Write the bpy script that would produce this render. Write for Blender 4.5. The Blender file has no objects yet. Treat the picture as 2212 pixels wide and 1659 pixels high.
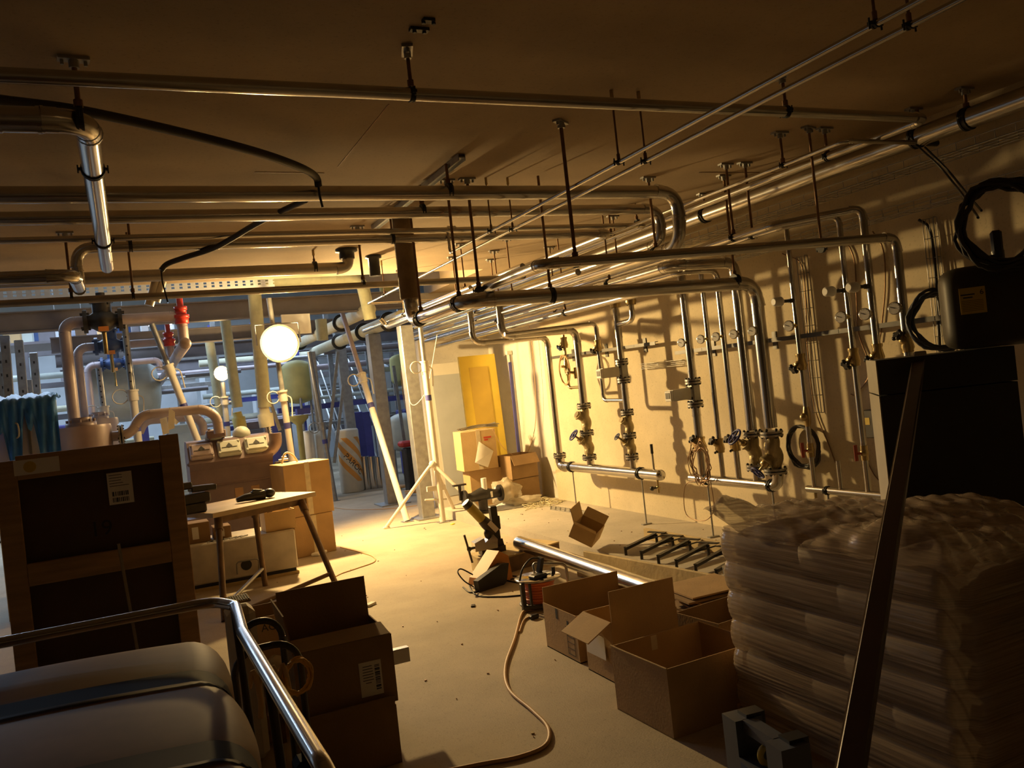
import bpy, math, random
from math import sin, cos, pi, radians
from mathutils import Vector as V, Matrix, Euler, Quaternion
random.seed(7)
SC = bpy.context.scene
COL = SC.collection
# ---------------------------------------------------------------- camera model (photo 2212 x 1659)
FPX, RHO, YAW, EYE = 1815.0, radians(6.25), radians(24.6), 1.6
FW = V((sin(YAW), cos(YAW), 0)); RT = V((cos(YAW), -sin(YAW), 0)); UP = V((0, 0, 1))
def ray(px, py):
    u, v = px - 1106, py - 829.5
    h = u*cos(RHO) - v*sin(RHO); d = u*sin(RHO) + v*cos(RHO)
    return FW + RT*(h/FPX) - UP*(d/FPX)
def onz(px, py, z=0.0):
    r = ray(px, py); return V((0, 0, EYE)) + r*((z-EYE)/r.z)
def onx(px, py, x):
    r = ray(px, py); return V((0, 0, EYE)) + r*(x/r.x)
def ony(px, py, y):
    r = ray(px, py); return V((0, 0, EYE)) + r*(y/r.y)
# ---------------------------------------------------------------- materials
MATS = {}
def mat(name, col, rough=0.6, metal=0.0, var=0.12, scale=6.0, bump=0.0, bscale=40.0, emit=None, estr=0.0, alpha=1.0, trans=0.0, spec=0.5, col2=None, aniso=None):
    m = bpy.data.materials.new(name); m.use_nodes = True
    nt = m.node_tree; b = nt.nodes['Principled BSDF']
    c = tuple(col) + (1,)
    b.inputs['Roughness'].default_value = rough; b.inputs['Metallic'].default_value = metal
    b.inputs['Specular IOR Level'].default_value = spec
    tc = nt.nodes.new('ShaderNodeTexCoord')
    src = tc.outputs['Object']
    if aniso:
        mp = nt.nodes.new('ShaderNodeMapping'); mp.inputs['Scale'].default_value = aniso
        nt.links.new(src, mp.inputs['Vector']); src = mp.outputs['Vector']
    if var > 0 or col2:
        n = nt.nodes.new('ShaderNodeTexNoise'); n.inputs['Scale'].default_value = scale; n.inputs['Detail'].default_value = 5
        nt.links.new(src, n.inputs['Vector'])
        r = nt.nodes.new('ShaderNodeValToRGB')
        r.color_ramp.elements[0].position = 0.3; r.color_ramp.elements[1].position = 0.7
        if col2: a, d = tuple(col2)+(1,), c
        else:
            a = tuple(max(0, x*(1-var)) for x in col)+(1,); d = tuple(min(1, x*(1+var)) for x in col)+(1,)
        r.color_ramp.elements[0].color = a; r.color_ramp.elements[1].color = d
        nt.links.new(n.outputs['Fac'], r.inputs['Fac']); nt.links.new(r.outputs['Color'], b.inputs['Base Color'])
    else: b.inputs['Base Color'].default_value = c
    if bump > 0:
        n2 = nt.nodes.new('ShaderNodeTexNoise'); n2.inputs['Scale'].default_value = bscale; n2.inputs['Detail'].default_value = 4
        nt.links.new(src, n2.inputs['Vector'])
        bp = nt.nodes.new('ShaderNodeBump'); bp.inputs['Strength'].default_value = bump; bp.inputs['Distance'].default_value = 0.02
        nt.links.new(n2.outputs['Fac'], bp.inputs['Height']); nt.links.new(bp.outputs['Normal'], b.inputs['Normal'])
    if emit:
        b.inputs['Emission Color'].default_value = tuple(emit)+(1,); b.inputs['Emission Strength'].default_value = estr
    b.inputs['Alpha'].default_value = alpha
    if trans: b.inputs['Transmission Weight'].default_value = trans
    MATS[name] = m; return m
M = MATS
mat('steel', (.55,.53,.50), .22, 1, .06, 9)                 # stainless pipe
mat('steel_dull', (.40,.385,.36), .38, 1, .1, 9)
mat('chrome', (.48,.46,.44), .16, 1, .03)
mat('rail_steel', (.075,.07,.06), .45, .3, .2, 9)
mat('galv', (.36,.36,.355), .45, .8, .15, 14)
mat('rust_rod', (.22,.12,.06), .6, .5, .25, 20)
mat('dark_steel', (.055,.05,.045), .45, .6, .2, 12)
mat('black_rubber', (.02,.02,.02), .6, 0, .1)
mat('black_plastic', (.025,.025,.027), .4, 0, .1)
mat('hose_black', (.03,.027,.025), .5)
mat('brass', (.47,.37,.19), .32, 1, .12, 15)
mat('bronze_cast', (.40,.335,.20), .45, .7, .15, 15, .2, 60)
mat('valve_blue', (.05,.06,.22), .4, 0, .1)
mat('valve_navy', (.03,.06,.16), .42, .1, .15)
mat('white_plastic', (.72,.70,.66), .4, 0, .04)
mat('sack_paper', (.42,.32,.22), .7, 0, .08, 6)
mat('off_white', (.66,.62,.55), .6, 0, .06)
mat('gauge_face', (.90,.89,.86), .35, 0, .03)
mat('red_paint', (.45,.03,.02), .4, 0, .15)
mat('orange_plate', (.75,.28,.06), .5, 0, .08)
mat('red_handle', (.35,.05,.02), .5)
mat('cardboard', (.46,.30,.14), .85, 0, .1, 5, .1, 80)
mat('cardboard_light', (.58,.41,.20), .85, 0, .08, 5, .1, 80)
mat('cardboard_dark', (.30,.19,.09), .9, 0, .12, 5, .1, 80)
mat('tape', (.62,.53,.36), .3, 0, .12, 18)
mat('paper', (.80,.77,.70), .8, 0, .04)
mat('ink', (.03,.03,.03), .7, 0, 0)
mat('ink_red', (.55,.06,.03), .7, 0, 0)
mat('pine', (.40,.245,.11), .7, 0, .22, 3, .15, 30, aniso=(1,1,9))
mat('plywood', (.085,.052,.028), .8, 0, .2, 3, .1, 30)
mat('plank', (.50,.38,.19), .75, 0, .22, 4, .15, 30)
mat('bench_top', (.55,.42,.25), .6, 0, .15, 4)
mat('bench_leg', (.16,.10,.055), .5, .5, .25, 12)
mat('comp_paint', (.19,.135,.135), .42, .1, .12, 6)           # mauve-grey compressor enamel
mat('mauve_pipe', (.40,.33,.34), .42, .1, .1, 6)
mat('beam_paint', (.20,.18,.19), .55, .2, .1, 5)
mat('insul', (.50,.50,.33), .8, 0, .1, 12, .15, 30)         # olive foil-taped insulation
mat('insul_pale', (.62,.58,.42), .8, 0, .08, 12, .15, 30)
mat('insul_yellow', (.55,.46,.13), .7, 0, .12, 12, .15, 30)
mat('insul_dark', (.20,.13,.06), .8, 0, .2, 10, .3, 40)
mat('tank_yellow', (.42,.38,.14), .6, 0, .12, 5)
mat('tank_grey', (.50,.52,.46), .5, 0, .1, 5)
mat('frame_blue', (.06,.06,.25), .5, 0, .15)
mat('blue_tarp', (.06,.27,.85), .32, 0, .2, 7, .5, 9)
mat('cream_panel', (.70,.64,.55), .6, 0, .06)
mat('door_yellow', (.72,.53,.06), .55, 0, .05)
mat('door_yellow_in', (.52,.35,.05), .55, 0, .05)
mat('door_white', (.64,.60,.52), .6, 0, .05)
mat('door_white_in', (.40,.41,.42), .6, 0, .05)
mat('concrete_block', (.62,.56,.44), .9, 0, .08, 3, .2, 60)
mat('reel_red', (.62,.16,.05), .5, 0, .12, 9)
mat('cord_orange', (.62,.33,.10), .55, 0, .06)
mat('cord_tan', (.55,.34,.16), .55, 0, .06)
mat('cord_yellow', (.75,.42,.05), .5, 0, .06)
mat('tool_yellow', (.45,.36,.05), .45, 0, .1)
mat('tool_orange', (.55,.22,.03), .45, 0, .08)
mat('roll_white', (.72,.66,.54), .6, 0, .06, 8, .2, 12)
mat('roll_orange', (.78,.35,.07), .6, 0, .06, 8, .2, 12)
mat('seat_brown', (.20,.12,.06), .62, 0, .14, 5, spec=.12)
mat('strap_black', (.012,.010,.009), .7, spec=.05)
mat('case_grey', (.07,.085,.13), .45, 0, .1)
mat('bar_purple', (.05,.03,.035), .35, .2, .15)
mat('bar_edge', (.55,.52,.5), .3, .8, .05)
mat('boiler', (.05,.042,.03), .5, 0, .12, 5, spec=.25)
mat('label_yellow', (.62,.45,.06), .6, 0, .05)
mat('cabinet_black', (.018,.016,.014), .5, 0, .15)
mat('cabinet_lit_side', (.30,.27,.22), .5, 0, .1)  # side of the black cabinet coloured pale, as if lit
mat('trunk_white', (.52,.47,.40), .7, 0, .14, 7)
mat('copper_dull', (.30,.19,.11), .4, .8, .15, 9)
mat('white_beam', (.70,.72,.74), .5, .1, .06)
mat('brick_red', (.40,.16,.07), .8, 0, .25, 14)
mat('clear_bag', (.62,.55,.42), .25, 0, .1, 8, .5, 14, alpha=.55)
mat('fibre', (.60,.54,.36), .9, 0, .2, 9)
mat('yellow_scrap', (.75,.60,.06), .6)
mat('lamp_glow', (1,.9,.7), .5, 0, 0, emit=(1,.62,.24), estr=28)
mat('tube_glow', (1,1,1), .5, 0, 0, emit=(.72,.86,1), estr=22)
# ---------------------------------------------------------------- mesh builder
class MB:
    def __init__(s): s.v = []; s.f = []; s.s = []
    def add(s, vs, fs, smooth=False):
        o = len(s.v); s.v += [V(p) for p in vs]; s.f += [tuple(i+o for i in f) for f in fs]; s.s += [smooth]*len(fs); return s
    def xf(s, mtx, start=0):
        for i in range(start, len(s.v)): s.v[i] = mtx @ s.v[i]
        return s
    def box(s, c, d, rot=None, bev=0.0):
        hx, hy, hz = d[0]/2, d[1]/2, d[2]/2
        b = min(bev, hx*.9, hy*.9, hz*.9)
        if b <= 0:
            vs = [V((x, y, z)) for x in (-hx, hx) for y in (-hy, hy) for z in (-hz, hz)]
            fs = [(0,1,3,2),(4,6,7,5),(0,4,5,1),(2,3,7,6),(0,2,6,4),(1,5,7,3)]
        else:
            vs = []; idx = {}
            for sx in (-1,1):
                for sy in (-1,1):
                    for sz in (-1,1):
                        for ax in range(3):
                            p = [sx*(hx-b), sy*(hy-b), sz*(hz-b)]; p[ax] = (sx*hx, sy*hy, sz*hz)[ax]
                            idx[sx,sy,sz,ax] = len(vs); vs.append(V(p))
            fs = []
            for ax in range(3):
                o = [a for a in range(3) if a != ax]
                for sg in (-1,1):
                    q = []
                    for a, c2 in ((-1,-1),(1,-1),(1,1),(-1,1)):
                        k = [0,0,0]; k[ax] = sg; k[o[0]] = a; k[o[1]] = c2; q.append(idx[k[0],k[1],k[2],ax])
                    if (sg == 1) == (ax == 1): q.reverse()
                    fs.append(tuple(q))
            for ax in range(3):
                o = [a for a in range(3) if a != ax]
                for a in (-1,1):
                    for c2 in (-1,1):
                        k0 = [0,0,0]; k0[ax] = -1; k0[o[0]] = a; k0[o[1]] = c2; k1 = list(k0); k1[ax] = 1
                        q = [idx[k0[0],k0[1],k0[2],o[0]], idx[k1[0],k1[1],k1[2],o[0]], idx[k1[0],k1[1],k1[2],o[1]], idx[k0[0],k0[1],k0[2],o[1]]]
                        if (a*c2 == 1) != (ax == 1): q.reverse()
                        fs.append(tuple(q))
            for sx in (-1,1):
                for sy in (-1,1):
                    for sz in (-1,1):
                        t = [idx[sx,sy,sz,0], idx[sx,sy,sz,1], idx[sx,sy,sz,2]]
                        if sx*sy*sz < 0: t.reverse()
                        fs.append(tuple(t))
        R = Euler(rot).to_matrix() if (rot is not None and not isinstance(rot, (Matrix, Quaternion))) else (rot.to_matrix() if isinstance(rot, Quaternion) else rot)
        c = V(c)
        vs = [(R @ p if R else p) + c for p in vs]
        return s.add(vs, fs)
    def bar(s, a, b, w, h=None, up=None, bev=0):
        a, b = V(a), V(b); d = b-a; L = d.length; z = d/L
        u = V(up) if up is not None else (V((0,0,1)) if abs(z.z) < .95 else V((0,1,0)))
        x = u.cross(z)
        if x.length < 1e-5: x = V((1,0,0)).cross(z)
        x.normalize(); y = z.cross(x)
        R = Matrix((x, y, z)).transposed()
        return s.box((a+b)/2, (w, h or w, L), R, bev)
    def tube(s, pts, r, seg=10, caps=True, smooth=True, closed=False):
        pts = [V(p) for p in pts]; n = len(pts)
        rs = r if isinstance(r, (list, tuple)) else [r]*n
        tans = []
        for i in range(n):
            if closed: t = pts[(i+1) % n]-pts[i-1]
            elif i == 0: t = pts[1]-pts[0]
            elif i == n-1: t = pts[-1]-pts[-2]
            else: t = (pts[i+1]-pts[i]).normalized()+(pts[i]-pts[i-1]).normalized()
            tans.append(t.normalized() if t.length > 1e-9 else V((0,0,1)))
        t0 = tans[0]; ref = V((0,0,1)) if abs(t0.z) < .9 else V((1,0,0))
        nx = ref.cross(t0).normalized(); vs = []; fs = []
        for i in range(n):
            t = tans[i]
            if i:
                ax = tans[i-1].cross(t)
                if ax.length > 1e-7: nx = Quaternion(ax.normalized(), tans[i-1].angle(t)) @ nx
                nx = (nx - t*nx.dot(t)).normalized()
            ny = t.cross(nx)
            for k in range(seg):
                a = 2*pi*k/seg; vs.append(pts[i]+(nx*cos(a)+ny*sin(a))*rs[i])
        m = n if closed else n-1
        for i in range(m):
            for k in range(seg):
                a = i*seg+k; b = i*seg+(k+1) % seg; j = (i+1) % n
                fs.append((a, b, j*seg+(k+1) % seg, j*seg+k))
        s.add(vs, fs, smooth)
        if caps and not closed:
            s.add(vs[:seg], [tuple(reversed(range(seg)))]); s.add(vs[-seg:], [tuple(range(seg))])
        return s
    def cyl(s, a, b, r, seg=12, r2=None): return s.tube([a, b], [r, r if r2 is None else r2], seg)
    def lathe(s, prof, o=(0,0,0), axis=(0,0,1), seg=20, smooth=True):
        # prof: [(r, h)], each ring separate normals via smooth flag
        o = V(o); z = V(axis).normalized(); ref = V((0,0,1)) if abs(z.z) < .9 else V((1,0,0))
        x = ref.cross(z).normalized(); y = z.cross(x); vs = []; fs = []
        for r, h in prof:
            for k in range(seg):
                a = 2*pi*k/seg; vs.append(o+z*h+(x*cos(a)+y*sin(a))*max(r, 1e-4))
        for i in range(len(prof)-1):
            for k in range(seg):
                fs.append((i*seg+k, i*seg+(k+1) % seg, (i+1)*seg+(k+1) % seg, (i+1)*seg+k))
        s.add(vs, fs, smooth)
        s.add(vs[:seg], [tuple(reversed(range(seg)))]); s.add(vs[-seg:], [tuple(range(seg))]); return s
    def torus(s, c, axis, R, r, seg=18, ss=8, a0=0, a1=2*pi, ref=None):
        z = V(axis).normalized(); rf = V(ref) if ref else (V((0,0,1)) if abs(z.z) < .9 else V((1,0,0)))
        x = (rf - z*rf.dot(z)).normalized(); y = z.cross(x); c = V(c)
        full = abs(a1-a0-2*pi) < 1e-6; n = seg if full else seg+1
        pts = [c+(x*cos(a0+(a1-a0)*k/seg)+y*sin(a0+(a1-a0)*k/seg))*R for k in range(n)]
        return s.tube(pts, r, ss, closed=full)
    def sph(s, c, r, seg=12, rings=8):
        rr = V(r) if not isinstance(r, (int, float)) else V((r, r, r)); c = V(c); vs = []; fs = []
        for i in range(rings+1):
            t = pi*i/rings
            for k in range(seg):
                a = 2*pi*k/seg; vs.append(c+V((rr.x*max(sin(t),1e-3)*cos(a), rr.y*max(sin(t),1e-3)*sin(a), rr.z*cos(t))))
        for i in range(rings):
            for k in range(seg): fs.append((i*seg+k, (i+1)*seg+k, (i+1)*seg+(k+1) % seg, i*seg+(k+1) % seg))
        return s.add(vs, fs, True)
    def prism(s, poly, ext, smooth=False):
        poly = [V(p) for p in poly]; e = V(ext); n = len(poly)
        nm = V((0,0,0))
        for i in range(n): nm += poly[i].cross(poly[(i+1) % n])
        if nm.dot(e) < 0: poly.reverse()
        vs = poly+[p+e for p in poly]
        fs = [tuple(reversed(range(n))), tuple(range(n, 2*n))]+[(i, (i+1) % n, n+(i+1) % n, n+i) for i in range(n)]
        return s.add(vs, fs, smooth)
    def quadplate(s, a, b, c, d, t):
        a, b, c, d = map(V, (a, b, c, d)); n = (b-a).cross(d-a).normalized()*t
        return s.prism([a, b, c, d], n)
    def mesh(s, name, off=V((0,0,0))):
        me = bpy.data.meshes.new(name)
        me.from_pydata([tuple(p-off) for p in s.v], [], s.f)
        me.polygons.foreach_set('use_smooth', s.s); me.validate(); me.update(); return me
def mk(name, mb, m, parent=None, off=None):
    off = V(off) if off is not None else V((0,0,0))
    me = mb.mesh(name, off); me.materials.append(M[m] if isinstance(m, str) else m)
    o = bpy.data.objects.new(name, me); COL.objects.link(o)
    if parent is not None: o.parent = parent
    return o
def tag(o, label=None, cat=None, group=None, kind=None):
    if label: o['label'] = label
    if cat: o['category'] = cat
    if group: o['group'] = group
    if kind: o['kind'] = kind
    return o
def thing(name, label, cat, loc=(0,0,0), rz=0.0, group=None):
    o = bpy.data.objects.new(name, None); COL.objects.link(o); o.empty_display_size = .1
    o.location = loc; o.rotation_euler = (0, 0, rz); return tag(o, label, cat, group)
def part(name, mb, m, parent, world=True, top=None, label=None):
    """child mesh; world=True means the builder holds world coordinates (parent thing unrotated)"""
    t = top or parent
    o = mk(name, mb, m, parent, t.location if world else None)
    if label: o['label'] = label
    return o
def single(name, mb, m, label, cat, group=None, kind=None):
    c = V((0,0,0)); lo = min(p.z for p in mb.v)
    for p in mb.v: c += p
    c /= len(mb.v); c.z = lo
    o = mk(name, mb, m, None, c); o.location = c; return tag(o, label, cat, group, kind)
def struct(name, mb, m):
    o = mk(name, mb, m); o['kind'] = 'structure'; return o
def clone(root, loc, rz=None, label=None, group=None):
    r = root.copy(); COL.objects.link(r); r.location = loc
    if rz is not None: r.rotation_euler = (0, 0, rz)
    if label: r['label'] = label
    if group: r['group'] = group
    for ch in list(root.children):
        c = ch.copy(); COL.objects.link(c); c.parent = r
        for g in list(ch.children):
            d = g.copy(); COL.objects.link(d); d.parent = c
    return r
def fillet(pts, R, n=6):
    """-> list of ('s', a, b) straight pieces and ('e', [pts]) elbows"""
    pts = [V(p) for p in pts]; out = []; cur = pts[0]
    for i in range(1, len(pts)-1):
        a, b, c = pts[i-1], pts[i], pts[i+1]
        d1 = (a-b).normalized(); d2 = (c-b).normalized(); ang = d1.angle(d2)
        if ang > pi-.06: continue
        r = R; t = r/math.tan(ang/2); mx = .48*min((a-b).length, (c-b).length)
        if t > mx: t = mx; r = t*math.tan(ang/2)
        p1, p2 = b+d1*t, b+d2*t; bis = (d1+d2).normalized(); cen = b+bis*(r/sin(ang/2))
        out.append(('s', cur, p1)); v1, v2 = p1-cen, p2-cen; ax = v1.cross(v2).normalized(); tot = v1.angle(v2)
        out.append(('e', [cen+Quaternion(ax, tot*k/n) @ v1 for k in range(n+1)])); cur = p2
    out.append(('s', cur, pts[-1])); return out
def smoothpath(pts, n=6):
    pts = [V(p) for p in pts]; P = [pts[0]*2-pts[1]]+pts+[pts[-1]*2-pts[-2]]; out = []
    for i in range(1, len(P)-2):
        for k in range(n):
            t = k/n; a, b, c, d = P[i-1:i+3]
            out.append(.5*((2*b)+(c-a)*t+(2*a-5*b+4*c-d)*t*t+(3*b-a-3*c+d)*t**3))
    out.append(pts[-1]); return out
def pipe(name, label, pts, r, m='steel', R=None, group=None, cat='pipe', seg=14, couplings=(), parent=None, caps=True, collar=1.07):
    pts = [V(p) for p in pts]
    t = parent or thing(name, label, cat, pts[0], 0, group)
    tb = MB(); R = R or r*2.6
    sg = fillet(pts, R)
    for q in sg:
        if q[0] == 's': tb.cyl(q[1], q[2], r, seg)
    part('tube', tb, m, t)
    for q in sg:
        if q[0] == 'e':
            e = MB(); P = q[1]; e.tube(P, r*1.02, seg)
            if collar:
                for a, d in ((P[0], P[0]-P[1]), (P[-1], P[-1]-P[-2])):
                    d.normalize(); e.tube([a-d*.004, a+d*r*.9], r*collar, seg)
                    e.tube([a+d*r*.9, a+d*(r*.9+r*.25)], r*(collar+.06), seg)
            part('elbow', e, m, t)
    for k in couplings:
        c, d = k; c = V(c); d = V(d).normalized(); e = MB()
        e.tube([c-d*r*1.4, c+d*r*1.4], r*1.06, seg)
        for sgn in (-1, 1): e.tube([c+d*r*(sgn*1.4-.15), c+d*r*(sgn*1.4+.15)], r*1.13, seg)
        part('coupling', e, m, t)
    return t
def clamp_mb(c, axis, r, up=(0,0,1)):
    c = V(c); ax = V(axis).normalized(); b = MB()
    w = max(.008, r*.28)
    for sgn in (-.5, .5):
        b.tube([c+ax*(sgn*w*1.7-w*.35), c+ax*(sgn*w*1.7+w*.35)], r*1.10+.002, 16)
    b.tube([c-ax*w*.6, c+ax*w*.6], r*1.03+.0008, 16)
    side = V(up).cross(ax)
    if side.length > 1e-3:
        side.normalize()
        for sg in (-1, 1):
            b.box(c+side*sg*(r+.009), (.016, .016, .012))
            b.cyl(c+side*sg*(r+.016)-V(up)*.018, c+side*sg*(r+.016)+V(up)*.018, .0035, 6)
    return b
def hanger(label, p, axis, r, rod=.010, zc=None, plate=True, ang=None, group=None, m='rust_rod', thin=False):
    """rod from ceiling plate down to a clamp round a pipe at p"""
    zc = CEIL if zc is None else zc
    p = V(p); t = thing('pipe_hanger', label, 'pipe hanger', (p.x, p.y, p.z), 0, group)
    rd = MB(); rod *= .82; rd.cyl((p.x, p.y, p.z+r+.004), (p.x, p.y, zc-.012), rod, 8)
    rd.cyl((p.x, p.y, p.z+r+.003), (p.x, p.y, p.z+r+.03), rod*1.7, 8)
    part('rod', rd, m, t)
    part('clamp', clamp_mb(p, axis, r), 'black_rubber', t)
    if plate:
        pl = MB(); a = V(ang or V((1, 0, 0))).normalized()
        pl.bar(V((p.x, p.y, zc-.006))-a*.055, V((p.x, p.y, zc-.006))+a*.055, .012, .045, up=V((0,0,1)).cross(a))
        pl.cyl((p.x, p.y, zc-.04), (p.x, p.y, zc-.012), rod*1.9, 8)
        for sg in (-1, 1): pl.cyl(V((p.x, p.y, zc-.03))+a*.04*sg, V((p.x, p.y, zc-.012))+a*.04*sg, .007, 6)
        part('ceiling_plate', pl, 'galv', t)
    elif thin:
        pl = MB(); pl.cyl((p.x, p.y, zc-.05), (p.x, p.y, zc-.001), rod*1.8, 8); part('ceiling_anchor', pl, 'brass', t)
    return t
CEIL = 3.0
def film():
    m = mat('film_clear', (.50,.38,.27), .11, 0, 0, spec=.8); nt = m.node_tree; b = nt.nodes['Principled BSDF']; out = nt.nodes['Material Output']
    tc = nt.nodes.new('ShaderNodeTexCoord'); mp = nt.nodes.new('ShaderNodeMapping'); mp.inputs['Scale'].default_value = (2.5, 2.5, 150); mp.inputs['Rotation'].default_value = (.13, .13, 0)
    n = nt.nodes.new('ShaderNodeTexNoise'); n.inputs['Scale'].default_value = 1.6; n.inputs['Detail'].default_value = 6
    nt.links.new(tc.outputs['Object'], mp.inputs['Vector']); nt.links.new(mp.outputs['Vector'], n.inputs['Vector'])
    bp = nt.nodes.new('ShaderNodeBump'); bp.inputs['Strength'].default_value = .35; bp.inputs['Distance'].default_value = .003
    nt.links.new(n.outputs['Fac'], bp.inputs['Height']); nt.links.new(bp.outputs['Normal'], b.inputs['Normal'])
    r = nt.nodes.new('ShaderNodeValToRGB'); r.color_ramp.elements[0].position = .35; r.color_ramp.elements[1].position = .7
    r.color_ramp.elements[0].color = (.40,.40,.40,1); r.color_ramp.elements[1].color = (.85,.85,.85,1)
    nt.links.new(n.outputs['Fac'], r.inputs['Fac']); nt.links.new(r.outputs['Color'], b.inputs['Alpha'])
    # thin plastic lets light through
    tl = nt.nodes.new('ShaderNodeBsdfTranslucent'); tl.inputs['Color'].default_value = (.55,.45,.34,1)
    mx = nt.nodes.new('ShaderNodeMixShader'); mx.inputs[0].default_value = .15
    nt.links.new(b.outputs[0], mx.inputs[1]); nt.links.new(tl.outputs[0], mx.inputs[2]); nt.links.new(mx.outputs[0], out.inputs['Surface'])
film()
# ================================================================ setting
def concrete(name, c1, c2, rough, sc, bump):
    m = mat(name, c1, rough, 0, 0, sc, bump, 120, col2=c2); nt = m.node_tree
    b = nt.nodes['Principled BSDF']
    # large soft stains + fine speckle
    link = [l for l in nt.links if l.to_socket == b.inputs['Base Color']][0]; src = link.from_socket
    tc = nt.nodes.new('ShaderNodeTexCoord')
    n = nt.nodes.new('ShaderNodeTexNoise'); n.inputs['Scale'].default_value = .9; n.inputs['Detail'].default_value = 8; n.inputs['Roughness'].default_value = .65
    nt.links.new(tc.outputs['Object'], n.inputs['Vector'])
    r = nt.nodes.new('ShaderNodeValToRGB'); r.color_ramp.elements[0].position = .36; r.color_ramp.elements[1].position = .6
    r.color_ramp.elements[0].color = (.8,.8,.8,1); r.color_ramp.elements[1].color = (1,1,1,1)
    nt.links.new(n.outputs['Fac'], r.inputs['Fac'])
    n3 = nt.nodes.new('ShaderNodeTexNoise'); n3.inputs['Scale'].default_value = 55; n3.inputs['Detail'].default_value = 3
    nt.links.new(tc.outputs['Object'], n3.inputs['Vector'])
    r3 = nt.nodes.new('ShaderNodeValToRGB'); r3.color_ramp.elements[0].position = .3; r3.color_ramp.elements[1].position = .42
    r3.color_ramp.elements[0].color = (.82,.82,.82,1); r3.color_ramp.elements[1].color = (1,1,1,1)
    nt.links.new(n3.outputs['Fac'], r3.inputs['Fac'])
    def mul(a, bb):
        x = nt.nodes.new('ShaderNodeMix'); x.data_type = 'RGBA'; x.blend_type = 'MULTIPLY'; x.inputs[0].default_value = 1
        nt.links.new(a, x.inputs[6]); nt.links.new(bb, x.inputs[7]); return x.outputs[2]
    nt.links.new(mul(mul(src, r.outputs['Color']), r3.outputs['Color']), b.inputs['Base Color'])
    return m
concrete('floor_concrete', (.50,.41,.29), (.41,.33,.225), .78, 1.6, .12)
concrete('plinth_concrete', (.52,.46,.37), (.44,.39,.31), .8, 2.0, .15)
concrete('wall_plaster', (.66,.56,.38), (.62,.52,.35), .85, 3.0, .08)
concrete('wall_white', (.68,.63,.54), (.63,.58,.49), .85, 3.0, .08)
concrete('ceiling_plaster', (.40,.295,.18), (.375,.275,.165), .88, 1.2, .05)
mat('hall_wall', (.42,.44,.46), .8, 0, .1, 2)
WX = 4.78
struct('floor', MB().box((0, 11, -.1), (20, 30, .2)), 'floor_concrete')
pl = MB().prism([(3.53,1.2,0),(WX+.3,1.2,0),(WX+.3,11.3,0),(3.53,10.3,0)], (0,0,.10))
o = struct('trim_1', pl, 'plinth_concrete')
struct('wall_right', MB().box((WX+.15, 3.2, 1.5), (.3, 12.44, 3.02)), 'wall_plaster')
struct('wall_right_far', MB().box((WX+.19, 10.4, 1.5), (.3, 1.96, 3.02)), 'wall_white')
struct('wall_back', MB().box((4.36, 11.32, 1.5), (1.2, .2, 3.02)), 'wall_white')
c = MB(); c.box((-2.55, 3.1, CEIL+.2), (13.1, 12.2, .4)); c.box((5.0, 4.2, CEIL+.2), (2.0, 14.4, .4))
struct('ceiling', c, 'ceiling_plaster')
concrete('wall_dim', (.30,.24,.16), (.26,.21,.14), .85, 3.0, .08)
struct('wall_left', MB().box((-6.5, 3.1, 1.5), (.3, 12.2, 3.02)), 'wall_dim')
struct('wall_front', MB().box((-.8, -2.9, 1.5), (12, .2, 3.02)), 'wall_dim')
# the machine hall beyond the low ceiling
hall = MB(); hall.box((0, 25.5, 2.5), (20, .3, 5.4))
struct('wall_hall_back', hall, 'hall_wall')
struct('wall_hall_left', MB().box((-9.8, 17, 2.5), (.3, 17, 5.4)), 'hall_wall')
struct('wall_hall_right', MB().box((9.8, 17, 2.5), (.3, 17, 5.4)), 'hall_wall')
struct('ceiling_hall', MB().box((0, 17.3, 5.2), (20, 17, .2)), 'hall_wall')
struct('wall_hall_front', MB().box((0, 9.3, 4.2), (20, .2, 2.0)), 'hall_wall')
struct('wall_hall_side', MB().box((7.4, 9.4, 1.5), (5.0, .2, 3.4)), 'hall_wall')
# cracks and anchors in the ceiling
for k, (a, b) in enumerate(((onz(840,225,CEIL), onz(730,360,CEIL)), (onz(1510,372,CEIL), onz(1720,373,CEIL)), (onz(550,372,CEIL), onz(700,374,CEIL)))):
    mb = MB(); mb.bar(V(a)-V((0,0,.001)), V(b)-V((0,0,.001)), .006, .003)
    struct('trim_%d' % (k+2), mb, 'rust_rod')
# ================================================================ overhead pipes
X0 = -3.2
YT1 = 3.22
t1z = 2.815
# T1: dark pipe right across the top, elbow into the run beside the wall
e1 = V((4.17, YT1, t1z))
pipe('steel_pipe', 'long dark pipe crossing the top of the picture just under the ceiling', [(X0, YT1, t1z), e1, (4.17, 9.0, t1z)], .027, 'steel', .07)
hanger('short rod and plate on the ceiling holding the long top dark pipe at mid span', (1.17, YT1, t1z), (1,0,0), .027, .010, ang=(.3,1,0))
hanger('short rod holding the long top dark pipe where the twin thin pipes pass under', (3.15, YT1, t1z), (1,0,0), .027, .010, ang=(.5,1,0))
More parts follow.
